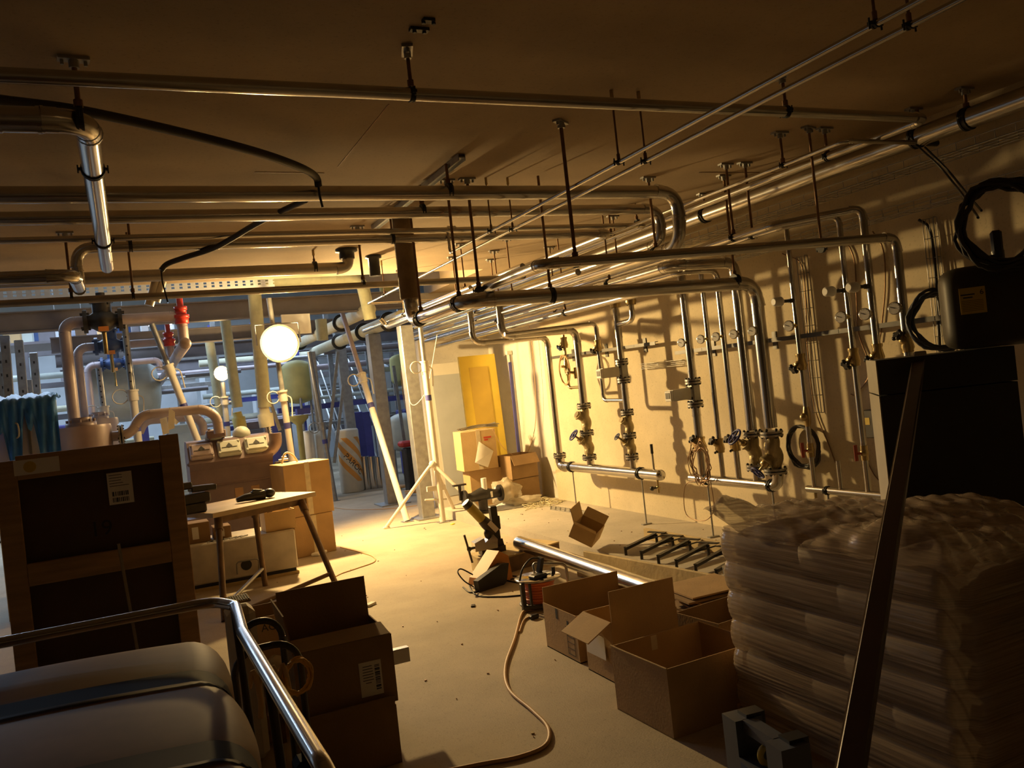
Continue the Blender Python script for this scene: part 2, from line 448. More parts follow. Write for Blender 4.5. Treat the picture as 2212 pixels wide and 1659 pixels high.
# elbow pipe at upper left, comes from the left and turns away from the viewer
ez = ony(186, 262, 3.5).z
ex = ony(186, 262, 3.5).x
pipe('steel_pipe', 'bright pipe at upper left turning away towards the machine hall, open ended', [(X0, 3.5, ez), (ex, 3.5, ez), (ex, 6.7, ez)], .045, 'steel', .1, couplings=[((ex-.22, 3.5, ez), (1,0,0))])
hanger('wide ceiling plate and rod above the elbow of the upper left bright pipe', (ex-.02, 3.5, ez+.01), (1,0,0), .04, .012, ang=(1,.1,0))
hanger('clamp halfway along the upper left pipe that runs into the depth', (ex, ony(197,365,4.0).y+.15, ez), (0,1,0), .045, .006, plate=False)
hanger('clamp near the open end of the upper left pipe that runs into the depth', (ex, 5.75, ez), (0,1,0), .045, .006, plate=False)
# T2 big pipe, U bend, shiny run into the depth
y2 = 4.8; z2 = ony(700, 418, y2).z; x2 = ony(1462, 418, y2).x
zl = ony(1440, 540, 5.0).z
pipe('steel_pipe', 'thick horizontal pipe from the left edge ending in a large downward U bend', [(X0, y2, z2), (x2, y2, z2), (x2, y2+.02, zl), (x2, 11.0, zl)], .044, 'steel', .13)
hanger('clamp with stub rod below the ceiling channel on the thick U-bend pipe', ony(970,413,y2), (1,0,0), .044, .012, plate=False)
hanger('rod and plate holding the bottom of the thick U bend', (x2, 5.12, zl), (0,1,0), .044, .012)
# T3
y3 = 5.3; z3 = ony(700, 462, y3).z; x3 = ony(1425, 456, y3).x; zl3 = ony(1432, 528, 5.4).z
pipe('steel_pipe', 'second thick horizontal pipe just under the U-bend pipe with printed lettering', [(X0, y3, z3), (x3, y3, z3), (x3, y3+.02, zl3), (x3, 7.2, zl3)], .038, 'steel', .11)
hanger('clamp of the second thick pipe under the far end of the ceiling channel', ony(913,455,y3), (1,0,0), .038, .012, plate=False)
# T4 / T5
y4 = 5.9; z4 = ony(700, 503, y4).z
pipe('steel_pipe', 'thin horizontal pipe running between the second thick pipe and the one below', [(X0, y4, z4), (ony(1395,479,y4).x, y4, z4), (ony(1395,479,y4).x, 9.8, z4)], .020, 'steel', .06, couplings=[(ony(975,494,y4),(1,0,0))])
hanger('rod at the right end of the thin horizontal pipe near the black sleeves', ony(1376,480,y4), (1,0,0), .020, .010, plate=False)
y5 = 6.0; z5 = ony(800, 518, y5).z; x5l = ony(163, 540, y5).x
pipe('steel_pipe', 'horizontal pipe with a dropped elbow at its left end wrapped in rough insulation', [(X0-.4, 5.0, ony(80,598,5.0).z), (ony(160,608,5.0).x, 5.0, ony(80,598,5.0).z), (x5l, y5, ony(160,605,5.6).z), (x5l, y5, z5), (ony(1318,494,y5).x, y5, z5), (ony(1318,494,y5).x, 10.2, z5)], .034, 'steel', .09)
hanger('rod and clamp on the left of the horizontal pipe with insulated drop', ony(282,532,y5), (1,0,0), .034, .010, plate=False)
hanger('rod and clamp on the dropped-elbow pipe above the black duct', ony(848,516,y5), (1,0,0), .034, .010)
# T6 insulated look, ends in upward elbow with black sleeve
y6 = 7.6; z6 = ony(500, 588, y6).z
x6 = ony(752, 574, y6).x
pipe('steel_pipe', 'dull horizontal pipe ending in an upward elbow below a black ceiling sleeve', [(X0, y6, z6), (x6, y6, z6), (x6, y6, CEIL-.05)], .050, 'steel_dull', .13)
hanger('slim rod holding the dull pipe with the upward elbow', ony(680,578,y6), (1,0,0), .050, .008, plate=False, thin=True)
for k, (px, py, r, h, lab) in enumerate(((748,543,.07,.09,'flared black pipe sleeve hanging from the ceiling above the elbow'), (806,553,.055,.20,'long black pipe sleeve hanging from the ceiling beside the black duct'))):
    p = ony(px, py, 7.6+k*.4); b = MB(); b.lathe([(r, CEIL-.002-h), (r*1.02, CEIL-.03), (r*1.45, CEIL-.025), (r*1.45, CEIL-.002)], (p.x, p.y, 0))
    single('pipe_sleeve', b, 'black_plastic', lab, 'pipe sleeve')
# T7 long slim pipe below the dull one
y7 = 6.6; z7 = ony(600, 626, y7).z
pipe('steel_pipe', 'slim horizontal pipe lowest of the left group, passing in front of the beams', [(X0, y7, z7), (ony(1130,600,y7).x, y7, z7)], .026, 'steel_dull', .07)
hanger('left long rod holding the lowest slim horizontal pipe', ony(288,640,y7), (1,0,0), .026, .010, plate=False)
hanger('right long rod holding the lowest slim horizontal pipe beside the black duct', ony(785,612,y7), (1,0,0), .026, .012)
hanger('rod beside the dropped elbow on the far left', ony(155,640,y7), (1,0,0), .026, .012)
# twin thin pipes
xa, xb = 2.33, 2.49
za, zb = onx(1332,353,xa).z, onx(1385,353,xb).z
pipe('copper_pipe', 'upper of the twin thin pipes running diagonally across the ceiling', [(xa, .6, za), (xa, 5.95, za), (xa, 5.95, z4)], .011, 'steel', .03)
pipe('copper_pipe', 'lower of the twin thin pipes running diagonally across the ceiling', [(xb, .6, zb), (xb, 9.0, zb), (3.3, 9.0, zb)], .011, 'steel', .03)
for i, y in enumerate((1.95, 3.53, 5.15)):
    w = ('nearest the viewer', 'crossing the long top pipe', 'by the thick pipe')[i]
    hanger('thin threaded rod on the upper of the twin pipes, '+w, (xa, y, za), (0,1,0), .011, .0065, plate=False, thin=True)
    hanger('thin threaded rod on the lower of the twin pipes, '+w, (xb, y, zb), (0,1,0), .011, .0065, plate=False, thin=True)
hanger('thin threaded rod at the far end of the lower twin pipe', (xb, 8.3, zb), (0,1,0), .011, .0065, plate=False, thin=True)
# DA + T9: dark transverse pipe from wall to x=2.2 then into the depth
y9 = 4.0; z9 = ony(1244, 567, y9).z; x9 = ony(1172, 577, y9).x
xw9 = 4.45; yw9 = onx(1938, 545, xw9).y
pipe('steel_pipe', 'dark transverse pipe from mid picture to the wall, then dropping down', [ony(822,690,9.6), ony(838,706,9.6)*1.0, (x9, y9, z9), (xw9, yw9, z9+.03), (xw9, yw9, 1.2)], .029, 'steel', .06)
hanger('long rod with four-bolt plate holding the dark transverse pipe at mid picture', ony(1244,567,y9), (1,0,0), .026, .013, ang=(1,.7,0))
hanger('long rod holding the dark transverse pipe close to the wall', ony(1775,536,3.95), (1,0,0), .026, .010, ang=(1,.3,0))
hanger('long rod holding the slim pipe that runs back from mid picture to the black duct', onx(1035,628,2.2), (0,1,0), .026, .013)
# DB + T8
y8 = 5.06; z8 = ony(1190, 638, y8).z; x8 = ony(1012, 668, y8).x
xw8 = 4.45
duct = onx(893, 706, x8); duct.z = z8+.17
pipe('steel_pipe', 'thick transverse pipe at mid height with an elbow dropping to the blue hand-wheel valves', [duct+V((0,0,.05)), (duct.x, duct.y, z8), (x8, y8, z8), (xw8, y8, z8), (xw8, y8, 1.05)], .050, 'steel', .13)
hanger('long rod in front of the wall holding the thick transverse pipe at mid span', ony(1190,638,y8), (1,0,0), .050, .012, plate=False)
hanger('rod at the elbow of the thick transverse pipe beside the wall', ony(1588,608,y8), (1,0,0), .050, .012)
hanger('collar where the thick transverse pipe turns into the depth', V((x8, y8+.14, z8)), (0,1,0), .050, .012)
hanger('collar on the thick pipe next to the black duct', V((x8, duct.y-.22, z8)), (0,1,0), .050, .012, plate=False)
DR = .0125*duct.y; b = MB(); b.lathe([(.07,0), (DR*.95, 0), (DR, .01), (DR, CEIL-duct.z)], duct, seg=24)
single('insulated_duct', b, 'insul_dark', 'dark brown insulated vertical duct hanging from the ceiling above the square column', 'duct')
# D2: continuation beside wall handled by T1.  D3 big wall pipe
x3w = 4.5; z3w = onx(1980, 297, x3w).z
pipe('steel_pipe', 'large shiny pipe running along the right wall just under the ceiling', [(x3w, .3, z3w), (x3w, 11.1, z3w)], .060, 'steel', .1)
for i, (px, py) in enumerate(((1980,297),(1524,465),(2090,255))):
    hanger(('rod and plate on the large wall pipe where the top dark pipe ends','rod and plate on the large wall pipe behind the paired rods','rod and plate on the large wall pipe nearest the right edge')[i], (x3w, onx(px,py,x3w).y, z3w), (0,1,0), .060, .012)
hanger('rod with cross plate holding the pipe beside the large wall pipe', (4.17, onx(1788,345,4.17).y, t1z), (0,1,0), .027, .011)
# D4 with capped branch to the right edge
x4 = 3.9; z4d = onx(1692, 357, x4).z; y4d = onx(1826, 313, x4).y
pipe('copper_pipe', 'thin pipe beside the wall bending towards the right edge, ending in a tap', [(x4, 9.6, z4d), (x4, y4d, z4d), (4.62, y4d-.02, z4d-.005)], .014, 'steel', .04)
b = MB(); q = V((4.62, y4d-.02, z4d-.005)); b.cyl(q-V((.06,0,0)), q+V((.02,0,0)), .02, 10); b.cyl(q, q+V((0,0,.035)), .012, 8); b.box(q+V((.01,0,.045)), (.05,.02,.016), None, .004)
single('end_tap', b, 'black_plastic', 'small black tap at the end of the thin branch pipe near the right edge', 'tap')
hanger('rod holding the thin wall-side pipe, starting behind the top dark pipe', (x4, onx(1692,357,x4).y, z4d), (0,1,0), .014, .010)
hanger('rod dropping to the thin branch pipe near its tap', (4.5, y4d-.02, z4d-.003), (1,0,0), .014, .010, plate=False)
hanger('rod behind the thick U bend on the thin wall-side pipe', (x4, onx(1320,510,x4).y, z4d), (0,1,0), .014, .010)
# D5 twin of wall-loop pipes
for i, (xd, pxr, pyr, r, lab) in enumerate(((4.04, 1585, 513, .026, 'left'), (4.18, 1626, 510, .020, 'right'))):
    zd = onx(pxr, pyr, xd).z; yb = (4.36, 4.42)[i]; xw = 4.45
    yd = (3.98, 4.18)[i]
    pipe('steel_pipe', ('looped pipe bending from the depth towards the wall above the middle gauge' if i == 0 else 'slimmer looped pipe under its larger twin bending to the wall'), [(xd, 10.4, zd), (xd, yb, zd), (xw, yd, zd+.02), (xw, yd, .62)], r, 'steel', .05)
    hanger(lab+' one of the paired rods and plates beside the wall', (xd, onx(pxr, pyr, xd).y, zd), (0,1,0), r, .011)
# DE: pair with short bends to the wall
for i, (px, py, r, xw_px) in enumerate(((1450, 574, .041, 1600), (1470, 588, .024, 1545))):
    yb = (5.28, 5.50)[i]; p = ony(px, py, yb); xd = p.x
    pipe('steel_pipe', ('pipe behind the thick transverse pipe bending down to the large tilted blue wheel', 'slim pipe bending to the wall behind the thick transverse pipe')[i], [(xd, 11.0, p.z), (xd, yb, p.z), (4.45, yb, p.z), (4.45, yb, 1.03)], r, 'steel', .07)
    hanger(('collar on the pipe that bends to the wall behind the transverse pipe','collar on the slim pipe that bends to the wall')[i], (xd, yb+.9, p.z), (0,1,0), r, .009)
# far bundle of shiny depth pipes
far = [(3.05, (1290,509), .024, 6.2, 10.8), (3.25, (1270,545), .020, 6.6, 10.8), (2.9, (1205,545), .022, 7.0, 10.8), (3.45, (1330,560), .028, 6.0, 10.9), (3.6, (1170,650), .026, 6.3, 11.0), (3.8, (1190,660), .022, 6.5, 11.0), (3.95, (1250,668), .03, 5.9, 11.0), (4.2, (1330,640), .02, 6.2, 11.0)]
for i, (xd, (px, py), r, ya, yb) in enumerate(far):
    z = onx(px, py, xd).z
    pipe('steel_pipe', ('shiny pipe of the far bundle, '+('topmost','second from the top','third from the top','fourth, nearest under the U bend','just under the thick transverse pipe','below the transverse pipe, second','below the transverse pipe, thickest','lowest, closest to the wall')[i]), [(xd, ya, z), (xd, yb, z)], r, 'steel', group=None)
    hanger('rod and clamp on the far bundle: '+('topmost pipe','second pipe','third pipe','fourth pipe','first pipe under the transverse one','second pipe under the transverse one','thickest pipe under the transverse one','lowest pipe by the wall')[i], (xd, ya+1.3+.35*(i % 3), z), (0,1,0), r, .009)
# strut channel on the ceiling and the black hoses
b = MB(); a, c = V((1.95, 4.62, CEIL-.022)), V((1.95, 6.6, CEIL-.022))
b.bar(a, c, .045, .006); 
for s in (-1, 1): b.bar(a+V((s*.021,0,-.0)), c+V((s*.021,0,0)), .004, .04)
single('ceiling_channel', b, 'galv', 'galvanised strut channel screwed to the ceiling above the thick pipes', 'channel')
h = [onz(-60,202,2.90), onz(0,216,2.90), onz(180,240,2.90), onz(400,288,2.88), onz(560,330,2.85), onz(650,362,2.84), ony(682,382,4.66), ony(688,402,4.70)]
t = thing('conduit_hose', 'thick black hose sagging from upper left and ending against the thick pipe', 'hose', h[4])
part('hose', MB().tube(smoothpath(h, 8), .021, 10), 'hose_black', t)
part('cable_end', MB().tube([h[-1], h[-1]+V((0,0,-.05)), h[-1]+V((.01,0,-.12))], .007, 6), 'black_rubber', t)
h = [ony(660,432,5.0), ony(560,480,5.5), ony(470,532,5.9), ony(400,556,6.1), ony(362,570,6.2), ony(348,584,6.2)]
t = thing('conduit_hose', 'black hose behind the thick pipes curving down at its lower left end', 'hose', h[2])
part('hose', MB().tube(smoothpath(h, 8), .019, 10), 'hose_black', t)
part('cable_end', MB().tube([h[-1], h[-1]+V((0,0,-.08)), h[-1]+V((.02,0,-.22))], .006, 6), 'black_rubber', t)
# loose ceiling fixings at the top
for i, (px, py) in enumerate(((905, 61), (925, 41))):
    p = onz(px, py, CEIL); b = MB(); b.box(p-V((0,0,.006)), (.075-.03*i, .03, .012)); b.cyl(p-V((.02,0,.02)), p-V((.02,0,.01)), .008, 6); b.cyl(p-V((-.02,0,.02)), p-V((-.02,0,.01)), .008, 6)
    single('ceiling_bracket', b, 'dark_steel', ('larger small dark fixing bracket on the bare ceiling near the top','smaller dark fixing bracket behind the other on the bare ceiling')[i], 'bracket')
# wire cable tray under the large wall pipe and a lower one
def wire_tray(label, a, b, w, h, wax, group=None):
    a, b = V(a), V(b); d = (b-a); L = d.length; d.normalize(); wv = V(wax).normalized()*w; up = d.cross(wv.normalized()).normalized()*h
    if up.z < 0: up = -up
    mb = MB(); n = max(2, int(L/.12))
    for f in (0, .33, .66, 1): mb.tube([a+wv*f, b+wv*f], .0028, 5)
    for s in (0, 1): mb.tube([a+wv*s+up, b+wv*s+up], .0028, 5)
    for k in range(n+1):
        p = a+d*(L*k/n); mb.tube([p+up, p, p+wv, p+wv+up], .0024, 5)
    return single('wire_cable_tray', mb, 'galv', label, 'cable tray')
wire_tray('wire cable tray hanging along the wall under the large shiny pipe', (4.5, .4, z3w-.16), (4.5, 8.4, z3w-.16), .2, .05, (1,0,0))
q = onx(1960, 470, 4.74); q2 = onx(1440, 610, 4.74)
wire_tray('wire cable tray fixed to the wall behind the dark transverse pipe', (4.60, .9, q.z+.02), (4.60, 6.4, q.z+.02), .15, .05, (1,0,0))
# ================================================================ wall piping
PX = 4.45
def wz(px, py, x=PX): return onx(px, py, x).z
def flange(label, p, r, axis=(0,0,1), gap=.012):
    r *= 1.15; t = thing('pipe_flange', label, 'flange', p); p = V(p); ax = V(axis).normalized()
    ref = V((1,0,0)) if abs(ax.x) < .9 else V((0,1,0)); u = (ref-ax*ref.dot(ax)).normalized(); v = ax.cross(u)
    d = MB()
    for s in (-1, 1): d.tube([p+ax*s*gap*.35, p+ax*s*(gap*.35+.016)], r*1.9, 20)
    part('disc', d, 'steel_dull', t)
    part('gasket', MB().tube([p-ax*gap*.35, p+ax*gap*.35], r*1.5, 16), 'black_rubber', t)
    for k in range(6):
        a = 2*pi*k/6+.3; q = p+(u*cos(a)+v*sin(a))*r*1.55; b = MB(); b.cyl(q-ax*.034, q+ax*.034, .006, 6)
        for s in (-1, 1): b.cyl(q+ax*s*.020, q+ax*s*.030, .011, 6)
        part('bolt', b, 'dark_steel', t)
    return t
def wheel_mb(c, ax, R, spokes=5):
    c = V(c); ax = V(ax).normalized(); ref = V((0,0,1)) if abs(ax.z) < .9 else V((1,0,0))
    u = (ref-ax*ref.dot(ax)).normalized(); v = ax.cross(u); b = MB(); b.torus(c, ax, R, R*.14, 20, 8)
    for k in range(spokes):
        a = 2*pi*k/spokes; b.cyl(c, c+(u*cos(a)+v*sin(a))*R, R*.10, 6)
    b.cyl(c-ax*R*.2, c+ax*R*.2, R*.25, 10); return b
def y_body(p, r, L, d, m, t):
    """S shaped Y valve / strainer body along z with a branch along d"""
    p = V(p); d = V(d).normalized(); b = MB(); h = V((d.x, d.y, 0)).normalized()
    pts = smoothpath([p+V((0,0,L/2)), p+V((0,0,L*.33)), p+h*r*.25+V((0,0,L*.12)), p-h*r*.25-V((0,0,L*.12)), p-V((0,0,L*.33)), p-V((0,0,L/2))], 4)
    n = len(pts); b.tube(pts, [r*(1.0+.35*sin(pi*i/(n-1))) for i in range(n)], 14)
    q = p-h*r*.1; b.tube([q, q+d*L*.36, q+d*L*.37, q+d*L*.44], [r*1.05, r*.95, r*1.25, r*1.2], 14)
    part('body', b, m, t); return q+d*L*.44
def y_valve(label, p, r, L, d, kind, wm='valve_blue', wr=.06):
    t = thing('hand_wheel_valve' if kind == 'wheel' else 'y_strainer', label, 'valve' if kind == 'wheel' else 'strainer', p)
    r *= 1.22; q = y_body(p, r, L, d, 'bronze_cast', t); d = V(d).normalized()
    if kind == 'wheel':
        part('stem', MB().tube([q, q+d*.03, q+d*.031, q+d*.10], [r*.75, r*.7, .011, .011], 10), 'brass', t)
        part('hand_wheel', wheel_mb(q+d*.10, d, wr), wm, t)
    else:
        part('cap', MB().tube([q, q+d*r*.35], r*.95, 6), 'brass', t)
    return t
def small_valve(label, p, r, d, wm='black_plastic', name='globe_valve', drain=True):
    r *= 1.2; t = thing(name, label, 'valve', p); p = V(p); d = V(d).normalized()
    b = MB(); b.tube([p+V((0,0,.06)), p+V((0,0,.045)), p+V((0,0,.03)), p-V((0,0,.03)), p-V((0,0,.045)), p-V((0,0,.06))], [r*1.35, r*1.35, r*1.15, r*1.6, r*1.35, r*1.35], 8)
    b.tube([p-d*.01, p+d*.05, p+d*.051, p+d*.075], [r*1.15, r*1.05, r*.7, r*.6], 10); part('body', b, 'brass', t)
    hb = MB(); c = p+d*.085
    ref = V((0,0,1)); u = (ref-d*ref.dot(d)).normalized(); v = d.cross(u)
    hb.tube([c-d*.013, c+d*.013], .023, 10)
    for k in range(5):
        a = 2*pi*k/5; q = c+(u*cos(a)+v*sin(a))*.028; hb.sph(q, (.015,.015,.015), 8, 6)
    part('handle', hb, wm, t)
    if drain:
        q = p-V((0,0,.02))+V((d.x, d.y, 0))*.02
        part('drain_tap', MB().tube([q, q+V((d.x*.03, d.y*.03, -.03))], .007, 8).sph(q+V((d.x*.04, d.y*.04, -.035)), .011, 8, 6), 'black_plastic', t)
    return t
def gauge(label, px, py, y, R=.035, px_pipe=None):
    R *= 1.12
    c = onx(px, py, PX-.075) if y is None else V((PX-.075, y, wz(px, py, PX-.075)))
    t = thing('dial_gauge', label, 'gauge', c); ax = V((-.96, -.28, 0)).normalized()
    s = MB(); s.cyl(c+V((.0,0,0)), c+V((.075,0,0)), .010, 8); s.cyl(c+V((.045,0,0)), c+V((.072,0,0)), .017, 8); part('stem', s, 'brass', t)
    b = MB(); b.lathe([(R*.6, .0), (R, .004), (R, .020), (R*.9, .021)], c-ax*.012, ax, 20); part('case', b, 'chrome', t)
    part('dial', MB().lathe([(R*.88, .0), (R*.88, .0016)], c+ax*.0085, ax, 20), 'gauge_face', t)
    u = V((0,0,1)); v = ax.cross(u); q = c+ax*.0108
    n = MB(); n.bar(q-(v*.8+u*.2)*R*.25, q+(v*.9+u*.35)*R*.65, .004, .0012, up=ax)
    for k in range(9):
        a = radians(-30+k*30); w = v*cos(a)+u*sin(a); n.bar(q+w*R*.72, q+w*R*.82, .0018, .001, up=ax)
    part('needle', n, 'ink', t); return t
def sensor(label, px, py, y):
    c = V((PX-.15, y, wz(px, py, PX-.15))); t = thing('temperature_sensor', label, 'sensor', c)
    part('housing', MB().lathe([(.022, -.045), (.031, -.038), (.032, 0), (.034, .002), (.034, .022), (.03, .03)], c, (1,0,0), 18), 'white_plastic', t)
    s = MB(); s.cyl(c+V((.03,0,0)), c+V((.135,0,0)), .012, 8); s.cyl(c+V((.10,0,0)), c+V((.14,0,0)), .018, 6); part('stem', s, 'black_plastic', t); return t
def flow_meter(label, p, r):
    p = V(p); t = thing('flow_meter', label, 'flow meter', p)
    b = MB(); b.box(p, (.085, .085, .16), None, .012); b.cyl(p-V((0,0,.1)), p+V((0,0,.1)), r*1.2, 14); part('body', b, 'galv', t)
    for sy in (-1, 1):
        for sz in (-1, 1):
            q = p+V((-.045, sy*.028, sz*.045)); part('bolt', MB().cyl(q, q+V((-.014,0,0)), .013, 6), 'black_rubber', t)
    h = MB(); y0 = -.04; A = [p+V((-.06, s, z)) for s, z in ((-.035,-.05),(.035,-.05),(.035,.05),(-.035,.05))]; B = [p+V((-.25, s, z)) for s, z in ((-.045,-.05),(.045,-.05),(.045,.045),(-.045,.045))]
    h.add(A+B, [(3,2,1,0),(4,5,6,7),(0,1,5,4),(1,2,6,5),(2,3,7,6),(3,0,4,7)]); hb = part('transmitter', h, 'steel_dull', t)
    dd = MB(); dd.box(p+V((-.262,0,-.003)), (.03, .092, .092), None, .006); part('display_cap', dd, 'white_plastic', t)
    dd = MB(); dd.box(p+V((-.2785,0,.0)), (.003, .06, .05)); part('screen', dd, 'dark_steel', t)
    return t
def coil(name, label, c, ax, R, r, turns, m, cat, ry=1.0, jit=.012, tails=(), ref=None):
    t = thing(name, label, cat, c); c = V(c); ax = V(ax).normalized(); ref = V((0,0,1)); u = (ref-ax*ref.dot(ax)).normalized(); v = ax.cross(u)
    pts = []; n = int(turns*16)
    for k in range(n+1):
        a = 2*pi*k/16+.6; kk = k/16; rr = R*(1+jit*8*sin(kk*2.4+1)*.25)+random.uniform(-jit, jit)*.4
        pts.append(c+(u*cos(a)*ry+v*sin(a))*rr+ax*(r*1.5*sin(kk*1.9)+random.uniform(-1, 1)*r*.5))
    part('loops', MB().tube(smoothpath(pts, 2), r, 7), m, t)
    for q in tails: part('loose_end', MB().tube(smoothpath([V(x) for x in q], 6), min(r, .006), 7), m, t)
    return t
# ---- manifold one
Y1, Y2, Y3, Y4 = 8.62, 7.93, 7.50, 7.08
zm = .60
pipe('manifold_pipe', 'left shiny manifold pipe along the foot of the wall with a domed right end', [(PX, Y1, .70), (PX, Y1, zm), (PX, 6.62, zm)], .052, 'steel', .12)
b = MB(); b.lathe([(.052, 0), (.05, .012), (.035, .028), (.01, .034)], (PX, 6.62, zm), (0,-1,0), 16); single('domed_cap', b, 'steel', 'domed end cap closing the left manifold pipe', 'pipe cap')
for i, (px, py) in enumerate(((1022, 735), (1085, 722))):
    yy = (Y1, Y2)[i]; rr = (.035, .040)[i]; xl = ony(px, py, yy).x; zt = ony((1008,1070)[i], (692,668)[i], yy).z; zh = wz((1165,1228)[i], (731,716)[i])
    pipe('steel_pipe', ('stepped pipe dropping to the left end of the left manifold','stepped pipe feeding the valve column with the big blue wheel')[i], [(xl, yy, zt+.12), (xl, yy, zh), (PX, yy, zh), (PX, yy, (.72, wz(1262,872))[i])], rr, 'steel', .09)
flange('flange at the lower left end above the left manifold elbow', (PX, Y1, .72), .034)
# W2 column
zf = [wz(1262,877), wz(1275,935), wz(1279,988)]
for i, z in enumerate(zf): flange(('top','middle','bottom')[i]+' flange of the column with the big blue wheel on the left manifold', (PX, Y2, z), .036)
L = zf[0]-zf[1]
y_valve('upper strainer of the column with the big blue wheel', (PX, Y2, (zf[0]+zf[1])/2), .034, L-.03, (-.8,0,-.1+.6), 'strainer')
y_valve('angled valve with big blue hand wheel on the left manifold', (PX, Y2, (zf[1]+zf[2])/2), .034, zf[1]-zf[2]-.03, (-.75,.1,.6), 'wheel', 'valve_blue', .062)
pipe('pipe_stub', 'short stub joining the big blue wheel column to the left manifold', [(PX, Y2, zf[2]), (PX, Y2, zm+.02)], .036, 'steel')
# bypass column with brass balancing valve
yb = 8.22; zt = wz(1210,712); pipe('steel_pipe', 'short brass side column beside the left drop pipe turning into the big wheel column', [(PX, yb, zt), (PX, yb, wz(1226,838)), (PX, Y2, wz(1255,836))], .016, 'brass', .04)
small_valve('brass angled valve at the top of the short brass side column', (PX, yb, wz(1209,742)), .024, (-.75,.1,-.65), 'valve_navy')
b = MB(); q = V((PX, yb, wz(1217,792))); b.tube([q+V((0,0,.10)), q+V((0,0,.07)), q+V((0,0,.03)), q-V((0,0,.03)), q-V((0,0,.07)), q-V((0,0,.10))], [.018,.026,.033,.033,.026,.018], 12); b.cyl(q, q+V((-.07,0,0)), .014, 8)
single('brass_filter', b, 'brass', 'fat brass filter body halfway down the short side column', 'valve')
coil('cable_coil', 'loops of thin pale cable hung around the brass side column', (PX-.03, yb, wz(1216,800)), (1,0,0), .12, .004, 5, 'cord_tan', 'cable', 1.35, .02)
# W3 thin
pipe('steel_pipe', 'thin pipe that joins the flow meter column low down with a short level branch', [ony(1090,722,Y3), (PX, Y3, wz(1286,698)), (PX, Y3, wz(1299,865)), (PX, Y4, wz(1345,865))], .020, 'steel', .05)
small_valve('brass angled valve on the thin pipe left of the first flow meter', (PX, Y3, wz(1284,748)), .022, (-.75,.1,-.65), 'black_plastic')
# W4 column
pipe('steel_pipe', 'upright pipe column carrying the first grey flow meter', [(PX, Y4, 2.42), (PX, Y4, wz(1350,888))], .034, 'steel', couplings=[((PX, Y4, wz(1327,720)),(0,0,1)), ((PX, Y4, wz(1345,850)),(0,0,1))])
ub = 6.80; pipe('steel_pipe', 'short U-shaped branch at the top of the first flow meter column', [(PX, ub, wz(1338,648)), (PX, ub, wz(1349,695)), (PX, Y4+.0, wz(1328,702))], .026, 'steel', .06)
for i, (yy, px, py) in enumerate(((Y4, 1316, 655), (ub, 1342, 650))):
    small_valve(('left','right')[i]+' of two brass valves with lever at the top of the first flow meter column', (PX, yy, wz(px, py)), .030, (-.6,.1,.75), 'dark_steel', drain=True)
zf = [wz(1334,783), wz(1341,822), wz(1350,891), wz(1355,941), wz(1360,986)]
for i, z in enumerate(zf): flange(('top flange above the first flow meter','flange right below the first flow meter','flange above the small strainer','flange under the small strainer','lowest flange, above the left manifold, on the flow meter column')[i], (PX, Y4, z), .030)
flow_meter('grey flow meter with display on the left upright pipe column', (PX, Y4, (zf[0]+zf[1])/2), .028)
y_valve('small strainer low on the first flow meter column', (PX, Y4, (zf[2]+zf[3])/2), .028, zf[2]-zf[3]-.03, (-.8,0,.5), 'strainer')
y_valve('angled valve with dark star handle below the small strainer', (PX, Y4, (zf[3]+zf[4])/2), .028, zf[3]-zf[4]-.03, (-.75,.1,.6), 'wheel', 'valve_navy', .036)
pipe('pipe_stub', 'short stub joining the flow meter column to the left manifold', [(PX, Y4, zf[4]), (PX, Y4, zm+.02)], .030, 'steel')
small_valve('little brass tap on the side of the big blue wheel column', (PX-.09, Y2-.05, wz(1268,803)), .012, (-.8,.1,.2), 'brass', 'test_tap', False)
for i, yy in enumerate((8.35, 6.95)):
    t = thing('pipe_support', ('left','right')[i]+' threaded rod foot with clamp under the left manifold pipe', 'pipe support', (PX, yy, .1))
    part('rod', MB().cyl((PX, yy, .104), (PX, yy, zm-.05), .008, 8), 'galv', t)
    part('foot_plate', MB().box((PX, yy, .106), (.10, .04, .010)), 'galv', t)
    part('clamp', clamp_mb((PX, yy, zm), (0,1,0), .054), 'black_rubber', t)
t = thing('drain_valve', 'small brass drain tap hanging under the right end of the left manifold', 'valve', (PX, 6.68, zm-.15))
part('body', MB().cyl((PX, 6.68, zm-.05), (PX, 6.68, zm-.17), .011, 8).sph((PX, 6.68, zm-.12), .02, 8, 6), 'brass', t)
part('handle', MB().cyl((PX-.02, 6.68, zm-.12), (PX-.06, 6.68, zm-.12), .01, 8).sph((PX-.07, 6.68, zm-.12), .022, 8, 6), 'black_plastic', t)
b = MB(); b.cyl((PX, 6.72, zm+.05), (PX, 6.72, zm+.22), .010, 8); t = thing('stem_thermometer', 'stick thermometer with black grip standing on the left manifold end', 'thermometer', (PX, 6.72, zm+.05)); part('stem', b, 'steel_dull', t); part('grip', MB().cyl((PX, 6.72, zm+.20), (PX, 6.72, zm+.29), .014, 8), 'black_plastic', t)
